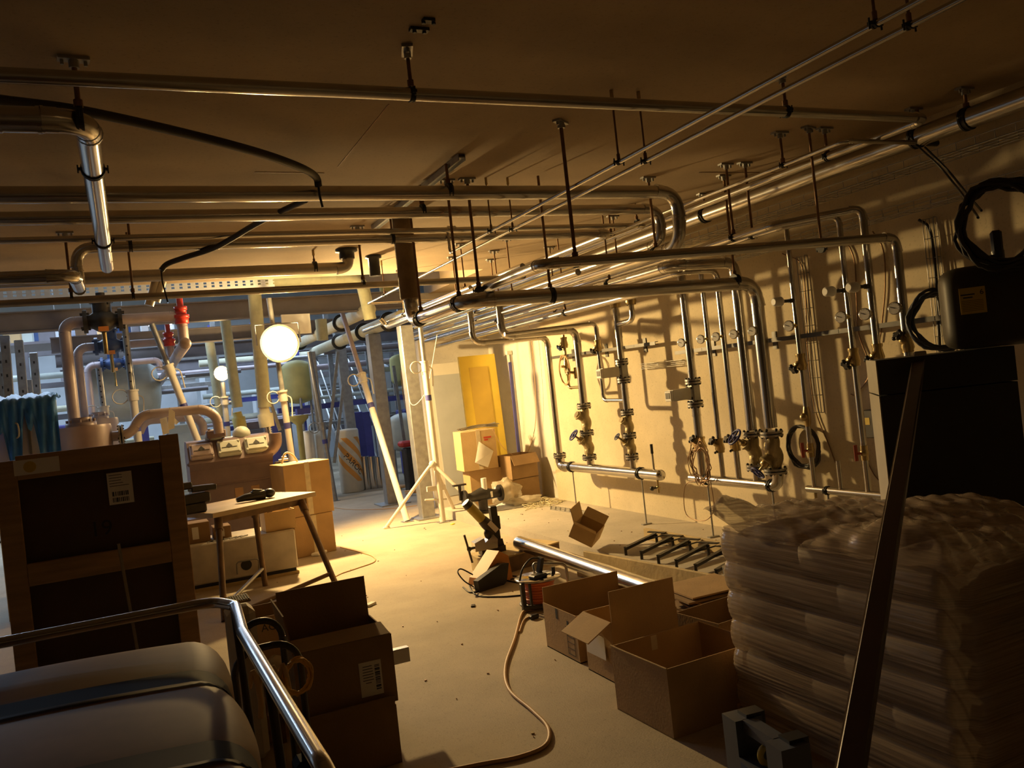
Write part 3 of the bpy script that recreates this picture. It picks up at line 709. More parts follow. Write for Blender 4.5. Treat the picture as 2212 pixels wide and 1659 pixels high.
# ---- rails
def rail(label, y0, y1, z0, z1, brk):
    x = WX-.14; t = thing('strut_rail', label, 'rail', (x, y0, z0)); b = MB(); a, c = V((x, y0, z0)), V((x, y1, z1))
    b.bar(a, c, .030, .006, up=(1,0,0))
    for s in (-1, 1): b.bar(a+V((.018,0,s*.0135)), c+V((.018,0,s*.0135)), .006, .036, up=(1,0,0))
    part('channel', b, 'rail_steel', t)
    for k in range(brk):
        f = (k+.5)/brk; q = a.lerp(c, f); w = MB(); w.box(q+V((.06,0,0)), (.13, .025, .025)); w.box(q+V((.133,0,0)), (.008, .05, .14)); part('bracket', w, 'rail_steel', t)
    return t
rail('left strut rail on the wall behind the first flow meter column', 9.0, 6.75, 1.86, 1.84, 3)
rail('right strut rail on the wall behind the row of gauges', 6.45, 3.3, 1.72, 1.72, 4)
# ---- manifold two
Yv = {1: 5.97, 2: 5.70, 3: 5.50, 4: 5.28, 5: 5.06}
pipe('manifold_pipe', 'right shiny manifold pipe with an upturned right elbow under the blue wheels', [(PX, 6.14, zm), (PX, Yv[5]-.02, zm), (PX, Yv[5]-.02, .74)], .042, 'steel', .12)
for i, yy in enumerate((5.92, 5.12)):
    t = thing('pipe_support', ('left','right')[i]+' threaded rod foot with clamp under the right manifold pipe', 'pipe support', (PX, yy, .1))
    part('rod', MB().cyl((PX, yy, .104), (PX, yy, zm-.042), .008, 8), 'galv', t)
    part('foot_plate', MB().box((PX, yy, .106), (.10, .04, .010)), 'galv', t)
    part('clamp', clamp_mb((PX, yy, zm), (0,1,0), .044), 'black_rubber', t)
# V1 with second flow meter
pipe('steel_pipe', 'upright pipe carrying the second grey flow meter', [(PX, Yv[1], 2.4), (PX, Yv[1], zm+.03)], .036, 'steel', couplings=[((PX, Yv[1], wz(1483,815)),(0,0,1)), ((PX, Yv[1], wz(1500,885)),(0,0,1))])
zf = [wz(1493,824), wz(1499,873)]
for i, z in enumerate(zf): flange(('upper','lower')[i]+' flange of the second flow meter', (PX, Yv[1], z), .032)
flow_meter('grey flow meter with display on the upright pipe between the two manifolds', (PX, Yv[1], (zf[0]+zf[1])/2), .03)
small_valve('brass valve with dark star handle below the second flow meter', (PX, Yv[1], wz(1502,958)), .032, (-.75,.1,.5), 'dark_steel')
pipe('steel_pipe', 'slim upright pipe second from the left of the right manifold', [(PX, Yv[2], 2.4), (PX, Yv[2], zm+.03)], .021, 'steel')
small_valve('brass valve with dark star handle on the slim second upright', (PX, Yv[2], wz(1548,962)), .022, (-.75,.1,.5), 'dark_steel')
small_valve('brass valve with dark star handle beside the large blue wheel', (PX, Yv[3], wz(1585,958)), .024, (-.75,.1,.5), 'dark_steel')
pipe('steel_pipe', 'lower part of the third upright joining the right manifold', [(PX, Yv[3], 1.03), (PX, Yv[3], zm+.03)], .024, 'steel')
zf4 = [wz(1618,937), wz(1627,1008)]; zf5 = [wz(1668,937), wz(1675,1017)]
for i in range(2):
    flange(('upper','lower')[i]+' flange of the valve with the large tilted blue wheel', (PX, Yv[4], zf4[i]), .034)
    flange(('upper','lower')[i]+' flange of the valve closest to the right manifold elbow', (PX, Yv[5], zf5[i]), .040)
y_valve('angled valve with large tilted blue wheel on the right manifold', (PX, Yv[4], sum(zf4)/2), .032, zf4[0]-zf4[1]-.03, (-.75,.15,.6), 'wheel', 'valve_blue', .065)
t = y_valve('angled valve turned upside down with blue wheel by the right manifold elbow', (PX, Yv[5], sum(zf5)/2), .038, zf5[0]-zf5[1]-.03, (-.72,.1,-.62), 'wheel', 'valve_blue', .055)
pipe('pipe_stub', 'short stub under the large tilted blue wheel valve', [(PX, Yv[4], zf4[1]), (PX, Yv[4], zm+.03)], .034, 'steel')
for i, (px, py, k) in enumerate(((1463,742,1),(1500,735,2),(1538,729,3),(1571,724,4),(1614,717,5))):
    gauge(('first','second','third','fourth','fifth')[i]+' dial gauge from the left in the tight row of five on the wall', px, py, Yv[k], .034)
# ---- right hand risers
Y6, Y7, Y8, Y9 = 4.67, 4.18, 3.98, yw9
pipe('steel_pipe', 'slim upright beside the wire ladder with the red butterfly valve', [(PX, Y6, 2.5), (PX, Y6, zm+.02)], .019, 'steel')
for i, (yy, px, py) in enumerate(((Y6,1690,650),(Y7,1806,627),(Y8,1862,617))): sensor(('left','middle','right')[i]+' of three round white sensors on the right hand risers', px, py, yy)
for i, (yy, px, py) in enumerate(((Y6,1706,704),(Y7,1813,686),(Y8,1880,677),(Y9,1938,665))): gauge(('dial gauge on the slim upright beside the wire ladder','dial gauge under the middle white sensor','dial gauge under the right white sensor','rightmost dial gauge, nearest the dark tank')[i], px, py, yy, .036)
for i, (yy, px, py, dx) in enumerate(((Y6,1728,782,-.75),(Y7,1836,772,-.75),(Y8,1897,762,-.75),(Y9,1962,740,-.75))): small_valve('brass valve with black handle on the '+('slim upright beside the wire ladder','riser with the middle sensor','riser with the right sensor, above the cabinet','rightmost riser near the dark tank')[i], (PX, yy, wz(px, py)), .022, (dx,.1,-.5 if i < 3 else .6), 'black_plastic', drain=False)
b = MB(); q = V((PX, Y6, wz(1741,900))); b.tube([q+V((0,0,.08)), q+V((0,0,.03)), q-V((0,0,.03)), q-V((0,0,.08))], [.018,.028,.028,.018], 8); b.sph(q+V((-.03,0,0)), .03, 10, 8); single('pressure_reducer', b, 'brass', 'brass pressure reducer above the red butterfly valve', 'valve')
for i, (yy, px, py) in enumerate(((Y6,1750,972),(Y7,1862,978))):
    q = V((PX, yy, wz(px, py))); t = thing('butterfly_valve', ('red handled valve in the middle of the black hose coil','red handled valve low on the riser next to the black cabinet')[i], 'valve', q)
    part('body', MB().cyl(q-V((0,0,.05)), q+V((0,0,.05)), .024, 8).sph(q, .03, 10, 8), 'brass', t)
    hb = MB(); hb.bar(q+V((-.055,.02,-.05)), q+V((-.055,.02,.06)), .03, .012, bev=.004); hb.cyl(q, q+V((-.055,.02,0)), .01, 6); part('handle', hb, 'red_handle', t)
pipe('manifold_pipe', 'thin pale manifold pipe at the foot of the wall running behind the black cabinet', [(PX, 4.74, zm), (PX, 3.5, zm)], .026, 'steel')
pipe('pipe_stub', 'short capped stub standing on the thin pale manifold', [(PX, 4.42, zm), (PX, 4.42, wz(1810,995))], .016, 'steel')
b = MB(); b.cyl((PX, Y6, zm), (PX, Y6, zm-.15), .011, 8); b.sph((PX-.02, Y6, zm-.14), .022, 8, 6); b.box((PX-.07, Y6, zm-.14), (.05,.03,.03), None, .008); single('drain_valve', b, 'brass', 'drain tap below the left end of the thin pale manifold', 'valve')
t = thing('pipe_support', 'rod with clamp under the thin pale manifold behind the wrapped pallet', 'pipe support', (PX, 4.55, .1)); part('rod', MB().cyl((PX, 4.55, .104), (PX, 4.55, zm-.025), .008, 8), 'galv', t); part('clamp', clamp_mb((PX, 4.55, zm), (0,1,0), .028), 'black_rubber', t); part('foot_plate', MB().box((PX, 4.55, .106), (.10, .04, .010)), 'galv', t)
# vertical wire ladders
q = onx(1703, 560, WX-.06); wire_tray('narrow vertical wire ladder on the wall left of the red valve riser', (WX-.035, 4.88, q.z), (WX-.035, 4.88, wz(1738,900)), .085, .03, (0,-1,0))
wire_tray('short level wire ladder on the wall right of the first flow meter', onx(1388,797,WX-.035), onx(1480,788,WX-.035), .05, .03, (0,0,1))
wire_tray('tall vertical wire ladder on the dark wall left of the big tank', (WX-.035, onx(2010,500,WX).y, 2.36), (WX-.035, onx(2010,500,WX).y, .6), .08, .03, (0,-1,0))
# coils and loose cables
coil('hose_coil', 'black hose coil hung on the wall around the red butterfly valve', V((WX-.06, onx(1735,965,WX-.06).y, onx(1735,965,WX-.06).z)), (1,0,0), .160, .008, 6.5, 'hose_black', 'hose', 1.0, .03)
p = onx(1512, 1000, PX-.09)
coil('cable_coil', 'loops of brown cable hung on the valve below the second flow meter', p, (1,.1,0), .105, .0038, 8, 'copper_dull', 'cable', 1.5, .07, tails=[[p+V((0,.05,-.15)), onx(1480,1050,PX-.09), onx(1482,1110,PX-.09), onx(1520,1125,PX-.09), onx(1542,1100,PX-.09), onx(1535,1040,PX-.09)]])
p = onx(2168, 482, 3.75)
coil('hose_coil', 'large black hose coil hanging above the dark tank at the right edge', p, (.8,.6,0), .18, .009, 9, 'hose_black', 'hose', 1.05, .05, tails=[[onx(1985,318,4.5), onx(2030,360,4.4), onx(2075,415,4.2), onx(2110,465,3.9), onx(2112,470,3.8)], [onx(1998,318,4.52), onx(2046,366,4.4), onx(2090,420,4.2), onx(2120,455,3.85)]])
p = onx(2035, 690, 4.3)
coil('cable_coil', 'dark blue cable coil half hidden behind the dark tank', p, (.7,.7,0), .165, .009, 6, 'case_grey', 'cable', 1.0, .035)
def cable(label, pts, r=.005, m='copper_dull', name='loose_cable', cat='cable'): return single(name, MB().tube(smoothpath([V(p) for p in pts], 6), r, 6), m, label, cat)
XW = WX-.012
cable('thin cable hanging down the wall left of the middle riser', [onx(px,py,XW) for px,py in ((1690,548),(1730,570),(1740,640),(1745,760),(1760,880),(1790,960),(1805,1000))])
cable('thin cable hanging down between the middle and right risers', [onx(px,py,XW) for px,py in ((1825,515),(1845,560),(1850,640),(1855,720),(1880,800),(1850,850),(1838,852))])
cable('thin cable hanging down right of the right sensor', [onx(px,py,XW) for px,py in ((1885,500),(1908,540),(1912,620),(1905,700),(1900,740))])
cable('thin cable hanging low beside the black cabinet', [onx(px,py,XW) for px,py in ((1860,890),(1865,970),(1885,1020),(1905,1045))])
cable('thin pale cable looping down the far wall and across the yellow door', [onx(1142,700,4.72), onx(1150,760,4.72), onx(1158,880,4.72), onx(1150,950,4.72), ony(1128,988,10.2), ony(1090,970,9.6), ony(1064,928,9.2)], .004, 'cord_tan')
cable('thick black conduit bending down the dark wall beside the wire ladder', [onx(px,py,WX-.03) for px,py in ((1985,475),(2005,490),(2015,530),(2025,640),(2030,760))], .010, 'hose_black', 'conduit', 'conduit')
q = onx(1886, 915, WX-.03); t = thing('wall_box', 'small box with pale label on the wall behind the black cabinet edge', 'junction box', q); part('housing', MB().box(q, (.06,.10,.20), None, .006), 'dark_steel', t); part('label', MB().box(q+V((-.031,.02,.02)), (.002,.04,.05)), 'label_yellow', t)
# ================================================================ shared builders
def carton(label, c, size, rz=0.0, m='cardboard', flaps=(), closed=False, tape=False, name='cardboard_box', tilt=None, group=None, inner=None):
    """c = centre of the base; flaps = [(side, angle)] side in 'xXyY'; angle from straight up, outward positive"""
    w, d, h = size; t = thing(name, label, 'box', c, rz, group); k = .006; b = MB()
    if tilt: t.rotation_euler = (tilt[0], tilt[1], rz)
    if closed: b.box((0,0,h/2), (w, d, h), None, .004)
    else:
        b.box((0,0,k/2), (w, d, k))
        for s in (-1, 1):
            b.box((s*(w/2-k/2), 0, h/2), (k, d, h)); b.box((0, s*(d/2-k/2), h/2), (w-2*k, k, h))
    part('body', b, m, t, world=False)
    for fl in flaps:
        side, ang = fl[0], radians(fl[1]); L = fl[2] if len(fl) > 2 else (min(w, d)/2)
        f = MB(); ax = side.lower(); s = 1 if side.isupper() else -1
        if ax == 'x':
            f.box((0, 0, L/2), (k, d-.01, L)); f.xf(Matrix.Translation((s*(w/2-k/2), 0, h)) @ Matrix.Rotation(s*ang, 4, 'Y'))
        else:
            f.box((0, 0, L/2), (w-.01, k, L)); f.xf(Matrix.Translation((0, s*(d/2-k/2), h)) @ Matrix.Rotation(-s*ang, 4, 'X'))
        part('flap', f, m, t, world=False)
    if tape:
        b = MB(); b.box((0, -d/2-.0008, h*.5), (.055, .0016, h*.98)); b.box((0, 0, h+.0008), (.055, d, .0016)); part('tape', b, 'tape', t, world=False)
    return t
def text_mb(s, size, ext=.0006):
    cu = bpy.data.curves.new('lettering', 'FONT'); cu.body = s; cu.size = size; cu.align_x = 'CENTER'; cu.align_y = 'CENTER'; cu.extrude = ext
    ob = bpy.data.objects.new('lettering', cu); COL.objects.link(ob); bpy.context.view_layer.update()
    me = bpy.data.meshes.new_from_object(ob.evaluated_get(bpy.context.evaluated_depsgraph_get())); b = MB()
    b.add([v.co.copy() for v in me.vertices], [tuple(p.vertices) for p in me.polygons])
    bpy.data.objects.remove(ob); bpy.data.curves.remove(cu); bpy.data.meshes.remove(me); return b
def frame(o, x, z):
    """matrix whose local X,Y lie along x and z (world), origin o"""
    x = V(x).normalized(); z = V(z); z = (z-x*z.dot(x)).normalized(); n = x.cross(z)
    m = Matrix((x, z, n)).transposed().to_4x4(); m.translation = V(o); return m
def shipping_label(t, o, x, z, w, h, lines=5, barcode=True, top=None):
    F = frame(o, x, z); b = MB(); b.box((0,0,.0006), (w, h, .0012)); b.xf(F); p = part('shipping_label', b, 'paper', t, top=top)
    k = MB(); random.seed(int(w*1e4))
    for i in range(lines): L = w*random.uniform(.35, .8); k.box((-w*.42+L/2, h*.42-i*h*.085, .0014), (L, h*.018, .0006))
    if barcode:
        for r in range(2):
            x0 = -w*.34
            while x0 < w*.34:
                ww = random.choice((.0022,.0035,.005))*w/.1; k.box((x0, -h*.17-r*h*.19, .0014), (ww, h*.14, .0006)); x0 += ww+random.choice((.002,.004))*w/.1
    k.xf(F); part('print', k, 'ink', p, top=top or t); return p
def prop(label, top, bot, r=.03, split=.55, dots=False, upper='galv', lower='off_white', plate=True, group=None):
    a, b = V(bot), V(top)
    if .2 < a.z < 2: a2 = a+(a-b)*(a.z/(b.z-a.z)); split *= 1; f_ = (a-a2).length/(b-a2).length; split = f_+split*(1-f_); a = V((a2.x, a2.y, 0))
    t = thing('steel_prop', label, 'prop', a); m = a.lerp(b, split); d = (b-a).normalized()
    part('lower_tube', MB().tube([a+d*.01, m], r, 12), lower, t)
    part('upper_tube', MB().tube([m, b], r*.8, 12), upper, t)
    c = MB(); c.tube([m-d*.06, m+d*.05], r*1.35, 12); c.tube([m+d*.05, m+d*.07], r*1.6, 12); part('collar', c, lower, t)
    u = d.cross(V((0,1,0))).normalized(); h = MB(); h.torus(m+u*r*3+d*.0, (0,1,0), r*1.9, .008, 12, 6); h.tube([m+u*r*.9, m+u*r*1.6], .008, 6); h.tube(smoothpath([m-u*r*1.3, m-u*r*2.4-d*.05, m-u*r*2.0-d*.25], 4), .008, 6); part('pin_handle', h, lower, t)
    bb = MB(); q = a.lerp(b, split*.80); bb.tube([q-d*.035, q+d*.035], r*1.02, 12); part('sticker', bb, 'frame_blue', t)
    if dots:
        k = MB(); n = 8
        for i in range(n):
            q = m.lerp(b, (i+.6)/n); fr = V((-.1,-1,0)).normalized(); k.cyl(q+fr*(r*.78), q+fr*(r*.805), .011, 8)
        part('pin_holes', k, 'ink', t)
    if plate and abs(a.z) < .2: part('base_plate', MB().box(a+V((0,0,.004)), (.14, .14, .008)), 'galv', t)
    return t
def post(name, label, top, bot, w, d=None, m='galv', cat='post', plate=None):
    a, b = V(bot), V(top); t = thing(name, label, cat, a); bb = MB(); bb.bar(a, b, w, d or w, up=(0,1,0), bev=.006); part('shaft', bb, m, t)
    if plate: part('base_plate', MB().box(a+V((0,0,.008)), (plate, plate, .016)), m, t)
    return t
# ================================================================ machine hall
for i, (pl_, pr, Y, h) in enumerate((((-40,693),(872,655),11.2,.23), ((110,746),(930,690),14.2,.22), ((120,778),(900,722),17.0,.22), ((130,805),(900,752),19.8,.22))):
    a, c = ony(*pl_, Y), ony(*pr, Y); z = (a.z+c.z)/2; c.z = a.z = z; b = MB()
    b.bar(a, c, .012, h, up=(0,0,1)); 
    b.s = b.s
    for s in (-1, 1): b.box(((a.x+c.x)/2, Y, z+s*h/2), (c.x-a.x, .14, .014))
    b2 = MB(); b2.box(((a.x+c.x)/2, Y, z), (c.x-a.x, .012, h))
    for s in (-1, 1): b2.box(((a.x+c.x)/2, Y, z+s*h/2), (c.x-a.x, .14, .014))
    single('steel_beam', b2, 'beam_paint', ('nearest long grey steel beam below the white perforated tray','second long grey steel beam behind the dark check valve','third long grey steel beam deeper in the hall','farthest long grey steel beam deep in the hall')[i], 'beam')
# posts carrying the beams
for i, (px, Y) in enumerate(((25,11.2),(862,11.6),(95,14.2),(700,17.0))):
    pass
a, c = ony(-30,641,10.3), ony(592,606,10.3); z = (a.z+c.z)/2; b = MB(); L = c.x-a.x
n = 34
zt = [z-.055, z-.030, z-.016, z+.016, z+.030, z+.055]
b.box(((a.x+c.x)/2, 10.3, z+.045), (L, .004, .03)); b.box(((a.x+c.x)/2, 10.3, z-.045), (L, .004, .03)); b.box(((a.x+c.x)/2, 10.3, z), (L, .004, .012))
for k in range(n):
    xx = a.x+L*(k+.5)/n
    for zz in (z+.018, z-.018): b.box((xx, 10.3, zz), (L/n*.62, .004, .026))
for s in (-1, 1): b.box(((a.x+c.x)/2, 10.38, z+s*.06), (L, .16, .004))
t = thing('perforated_tray', 'white perforated cable tray crossing the hall opening on the left', 'cable tray', (a.x, 10.3, z)); part('tray', b, 'white_beam', t)
a2 = ony(780,600,10.6); c2 = ony(1000,588,10.6); b = MB(); b.box(((a2.x+c2.x)/2, 10.7, a2.z), (c2.x-a2.x, .01, .12))
single('perforated_tray', b, 'beam_paint', 'short grey tray panel behind the brown vertical duct', 'cable tray')
# luminaires of the hall (with their own glowing tubes; the hall area lights stand apart)
for i, (px, py, Y) in enumerate(((150,706,16.0),(240,704,16.0),(345,700,18.5),(1010,735,16.5))):
    p = ony(px, py, Y); t = thing('tube_luminaire', ('left','middle','right')[i]+' white fluorescent luminaire hanging between the hall beams' if i < 3 else 'white fluorescent luminaire far behind the square columns', 'lamp', p)
    part('housing', MB().box(p+V((0,0,.05)), (.5,.16,.05)), 'white_beam', t); part('tube', MB().box(p, (.46,.12,.045)), 'tube_glow', t)
    for s_ in (-.2,.2): part('suspension', MB().cyl(p+V((s_,0,.07)), V((p.x+s_, p.y, 5.1)), .006, 6), 'galv', t)
# compressor risers with black / blue check valves
def riser(label, Y, pts, r, vpx, vcol, end, m='mauve_pipe'):
    P = [ony(px, py, Y) for px, py in pts]; x0 = (P[0].x+P[1].x)/2; zt = (P[1].z+P[2].z)/2
    v = ony(*vpx, Y); v.z = zt; e = ony(*end, Y)
    pipe('riser_pipe', label+' rising from the compressor and bending right', [(x0, Y, P[0].z), (x0, Y, zt), (v.x-.16, Y, zt)], r, m, r*2.6, collar=0)
    t = thing('check_valve', 'flanged check valve '+{'dark_steel': 'in black, largest and nearest, with orange plate', 'valve_navy': 'in dark blue, '+('middle' if Y < 13 else 'farthest')+' of the three, with orange plate'}[vcol], 'valve', v)
    b = MB(); b.tube([v+V((dx,0,0)) for dx in (-.15,-.12,-.06,0,.06,.12,.15)], [r*1.2, r*1.2, r*1.9, r*2.3, r*1.9, r*1.2, r*1.2], 14); b.cyl(v+V((0,0,.05)), v+V((0,0,.19)), r*1.6, 12); part('body', b, vcol, t)
    for s in (-1, 1):
        f = MB(); f.tube([v+V((s*.15,0,0)), v+V((s*.19,0,0))], r*2.1, 16)
        for k in range(4):
            a = pi/4+k*pi/2; q = v+V((s*.17, cos(a)*r*1.75, sin(a)*r*1.75)); f.cyl(q-V((.045,0,0)), q+V((.045,0,0)), .013, 6)
        part('flange', f, vcol, t)
    f = MB(); f.cyl(v+V((0,0,.19)), v+V((0,0,.22)), r*2.0, 14); f.cyl(v+V((0,0,.22)), v+V((0,0,.30)), r*.8, 10)
    for k in range(4):
        a = pi/4+k*pi/2; q = v+V((cos(a)*r*1.6, sin(a)*r*1.6, .205)); f.cyl(q-V((0,0,.04)), q+V((0,0,.04)), .012, 6)
    part('bonnet', f, vcol, t)
    part('plate', MB().box(v+V((0,-r*2.1,-.10)), (.10,.02,.05)), 'orange_plate', t)
    part('drain_stem', MB().cyl(v-V((0,0,.08)), v-V((0,0,.36)), r*.42, 8), 'brass', t)
    pipe('riser_pipe', label.replace('riser', 'outlet')+' leaving the check valve to the right', [(v.x+.18, Y, zt), (e.x, Y, zt), (e.x, Y, e.z)], r*.95, 'mauve_pipe', r*2, collar=0)
    return x0, zt, e
riser('nearest mauve riser pipe', 10.0, ((162,935),(140,703),(185,690)), .060, (222,690), 'dark_steel', (398,742))
riser('middle mauve riser pipe', 12.4, ((184,930),(168,756),(200,745)), .056, (238,743), 'valve_navy', (370,772))
riser('farthest mauve riser pipe', 14.8, ((200,925),(190,795),(215,783)), .054, (245,778), 'valve_navy', (346,800))
for i, (px, py0, py1, Y) in enumerate(((393,640,700,10.0),(366,700,748,12.4))):
    a, c = ony(px, py1, Y), ony(px-2, py0, Y); b = MB(); L = (c.z-a.z); x, y, z = a
    b.lathe([(.075,0),(.075,L*.2),(.085,L*.2),(.085,L*.32),(.06,L*.33),(.06,L*.5),(.07,L*.5),(.07,L*.62),(.035,L*.63),(.035,L*1.0)], (x, y-.02, z), seg=14)
    single('safety_valve', b, 'red_paint', ('larger near','smaller far')[i]+' red safety valve on top of the mauve outlet pipe', 'valve')
# separators
for i, (px, py, Y, r, h, m) in enumerate(((176,948,9.7,.29,.62,'comp_paint'),(215,935,12.2,.24,.7,'mauve_pipe'))):
    p = ony(px, py, Y); zt = ony(px, (921,905)[i], Y).z; t = thing('oil_separator', ('broad mauve drum-shaped separator behind the wooden crate','smaller mauve separator drum behind the broad one')[i], 'vessel', (p.x, Y, 0))
    b = MB(); b.lathe([(r*.98,.02),(r,.04),(r,zt-.03),(r*.97,zt)], (p.x, Y, 0), seg=32); part('shell', b, m, t)
    f = MB(); f.lathe([(r*.5,zt),(r*.5,zt+.04),(r*.36,zt+.04),(r*.36,zt+.09)], (p.x+.01, Y, 0), seg=20)
    for k in range(8): f.cyl((p.x+.01+cos(k*pi/4)*r*.43, Y+sin(k*pi/4)*r*.43, zt+.04), (p.x+.01+cos(k*pi/4)*r*.43, Y+sin(k*pi/4)*r*.43, zt+.07), .014, 6)
    part('top_flange', f, m, t)
# gooseneck pipes
for i, (Y, pts, r) in enumerate(((9.7, ((228,945),(283,938),(303,897),(438,884),(468,898),(473,936)), .052), (12.0, ((300,935),(312,908),(420,900),(436,912),(440,940)), .06))):
    P = [ony(px, py, Y) for px, py in pts]; pipe('gooseneck_pipe', ('near mauve gooseneck pipe linking the separator drum to the compressor','far mauve gooseneck pipe behind the near one')[i], P, r, 'mauve_pipe', .16, collar=0)
for i, (px, py, Y) in enumerate(((262,940,9.7),)):
    flange('mauve pipe flange between separator drum and gooseneck pipe', ony(px, py, Y), .055, (1,0,0), .02)
# compressor
cL, cR = ony(408, 1000, 9.75), ony(588, 985, 9.75); zt = ony(490, 946, 9.75).z; zb = .55
t = thing('compressor', 'mauve reciprocating compressor block with pale cylinder covers behind the work table', 'compressor', ((cL.x+cR.x)/2, 10.0, 0)); cx0 = (cL.x+cR.x)/2; W = cR.x-cL.x
b = MB(); D = .62
prof = [(-D/2, zb), (D/2, zb), (D/2, zt-.28), (D/2+.04, zt-.20), (D/2-.04, zt-.06), (D/2-.16, zt), (-D/2+.16, zt), (-D/2+.12, zt-.01), (-D/2-.06, zt-.24), (-D/2, zt-.32)]
b.prism([(cL.x, 10.05+y, z) for y, z in prof], (W, 0, 0)); part('crankcase', b, 'comp_paint', t)
b = MB(); b.bar((cL.x-.02, 9.74, zt-.24), (cR.x+.02, 9.74, zt-.24), .10, .10, bev=.04); b.bar((cL.x+.05, 9.74, zt-.50), (cR.x-.05, 9.74, zt-.50), .03, .02, bev=.008)
part('ledge', b, 'comp_paint', t)
for k in range(3):
    x = cL.x+W*(.16+.33*k); q = V((x, 10.05-D/2+.03, zt-.125)); F = frame(q, (1,0,0), V((0,.62,.79)))
    b = MB(); b.box((0,0,.015), (W*.28,.20,.05), None, .014); b.box((0,.0,.045), (W*.23,.15,.02), None, .008)
    for sx in (-1, 1):
        for sy in (-1, 1): b.cyl((sx*W*.12, sy*.07, .04), (sx*W*.12, sy*.07, .06), .014, 6)
    b.xf(F); cv = part('cylinder_cover', b, 'mauve_pipe' if k == 0 else 'tank_grey', t)
    e = MB(); e.prism([(-.035,0,.057),(0,-.02,.057),(.035,0,.057),(0,.045,.057)], (0,0,.003)); e.bar((-.08,-.012,.057), (.08,-.012,.057), .006, .004); e.xf(F); part('emblem', e, 'ink', cv, top=t)
for k in range(2):
    x = cL.x+W*(.34+.34*k); b = MB(); b.sph((x, 9.95, zt+.02), (.10,.10,.09), 14, 8); part('dome', b, 'tank_grey', t)
b = MB(); p = ony(468, 937, 9.75); b.box((p.x, 9.85, p.z), (.20, .16, .09), None, .012)
for s in (-1, 1): b.cyl((p.x+s*.07, 9.8, p.z-.06), (p.x+s*.07, 9.8, p.z+.06), .016, 6)
part('suction_flange', b, 'comp_paint', t)
b = MB(); p = ony(575, 965, 9.75); b.tube(smoothpath([p+V((-.15,.1,-.05)), p+V((0,0,-.06)), p+V((.10,0,.02)), p+V((.11,0,.14))], 5), .07, 12); part('discharge_elbow', b, 'comp_paint', t)
b = MB()
for k in range(12): b.box((cR.x+random.uniform(.02,.12), 9.75+random.uniform(-.1,.1), zt-.3-k*.05), (random.uniform(.05,.11), .06, random.uniform(.03,.06)), None, .008)
for k in range(5): b.cyl((cR.x+.05+.02*k, 9.65, zt-.32-k*.1), (cR.x+.15+.01*k, 9.62, zt-.32-k*.1), .018, 8)
part('oil_block', b, 'steel_dull', t)
b = MB(); b.box((cx0, 10.05, .28), (W+.5, .8, .5), None, .02); part('skid', b, 'comp_paint', t)
b = MB()
for k in range(2): b.box((cL.x+W*(.55+.2*k), 9.737, zt-.62), (.09, .006, .12))
part('name_plate', b, 'copper_dull', t)
# sheets of paper tied above the compressor
for i, (pts, Y) in enumerate((([(365,880),(378,890),(377,925),(362,930)], 9.5), ([(345,905),(360,900),(366,935),(352,940)], 9.55), ([(376,902),(387,912),(380,918),(372,908)], 9.52))):
    P = [ony(px, py, Y) for px, py in pts]; single('paper_sheet', MB().quadplate(P[0], P[1], P[2], P[3], .002), 'paper', ('tall curled paper sheet hanging in front of the gooseneck pipe','lower paper sheet beside the tall one by the gooseneck pipe','small paper corner sticking out right of the tall sheet')[i], 'paper')
# insulated pipes
def ins(label, pts, Ys, r, m, R=.18, name='insulated_pipe'):
    P = [ony(px, py, Y) for (px, py), Y in zip(pts, Ys)]
    t = thing(name, label, 'pipe', P[-1]); b = MB(); 
    for q in fillet(P, R):
        if q[0] == 'e': b.tube(q[1], r, 16); continue
        L = (q[2]-q[1]).length; d = (q[2]-q[1]).normalized(); n = max(1, int(L/.18)); pp = []; rr = []
        for j in range(n):
            for f, k in ((0,1),(.06,1.025),(.10,1.025),(.16,1)): pp.append(q[1]+d*L*(j+f)/n); rr.append(r*k)
        pp.append(q[2]); rr.append(r); b.tube(pp, rr, 16)
    part('cladding', b, m, t)
    return t
ins('tall olive insulated pipe left of the bright lamp with an elbow at the top', ((572,880),(547,606),(780,600),(800,690)), (10.6,)*4, .080, 'insul')
ins('olive insulated pipe above the small lamp', ((513,880),(486,690),(486,680)), (12.6,)*3, .075, 'insul')
ins('dim olive insulated pipe farthest left behind the small lamp', ((478,900),(452,735),(452,728)), (14.6,)*3, .075, 'insul')
for i, (a, c, Y, r) in enumerate((((570,880),(577,922),10.6,.075), ((512,890),(520,925),12.6,.075))):
    pa, pc = ony(*a, Y), ony(*c, Y); t = thing('insulated_fitting', ('pale taped fitting below the tall olive insulated pipe','yellow taped fitting below the olive pipe above the small lamp')[i], 'pipe fitting', pc)
    part('wrap', MB().tube([pa, pa.lerp(pc,.3), pa.lerp(pc,.35), pc], [r*.8, r*.9, r*1.25, r*1.2], 16), 'insul_pale' if i == 0 else 'insul_yellow', t)
    q = pc+(pc-pa).normalized()*.12; k = MB(); k.tube([pc, q], r*.55, 12); d = (q-pc)/5
    for j in range(5): k.tube([pc+d*j, pc+d*(j+.5)], r*.75, 12)
    part('connector', k, 'chrome', t)
def insy(label, p0, y0, p1, r, rings, cap):
    a = ony(*p0, y0); c = onx(*p1, a.x); c.z = a.z; c.y = min(c.y, 17.0); t = thing('insulated_pipe', label, 'pipe', a)
    b = MB(); b.tube([a, c], r, 18); 
    if cap: b.sph(a, r, 16, 10)
    part('cladding', b, 'insul_pale', t)
    for f in rings:
        q = a.lerp(c, f); k = MB(); k.lathe([(r*1.02,0),(r*1.5,0),(r*1.5,.03),(r*1.02,.03)], q, (0,1,0), 20); part('ring_clamp', k, 'black_rubber', t)
    return t
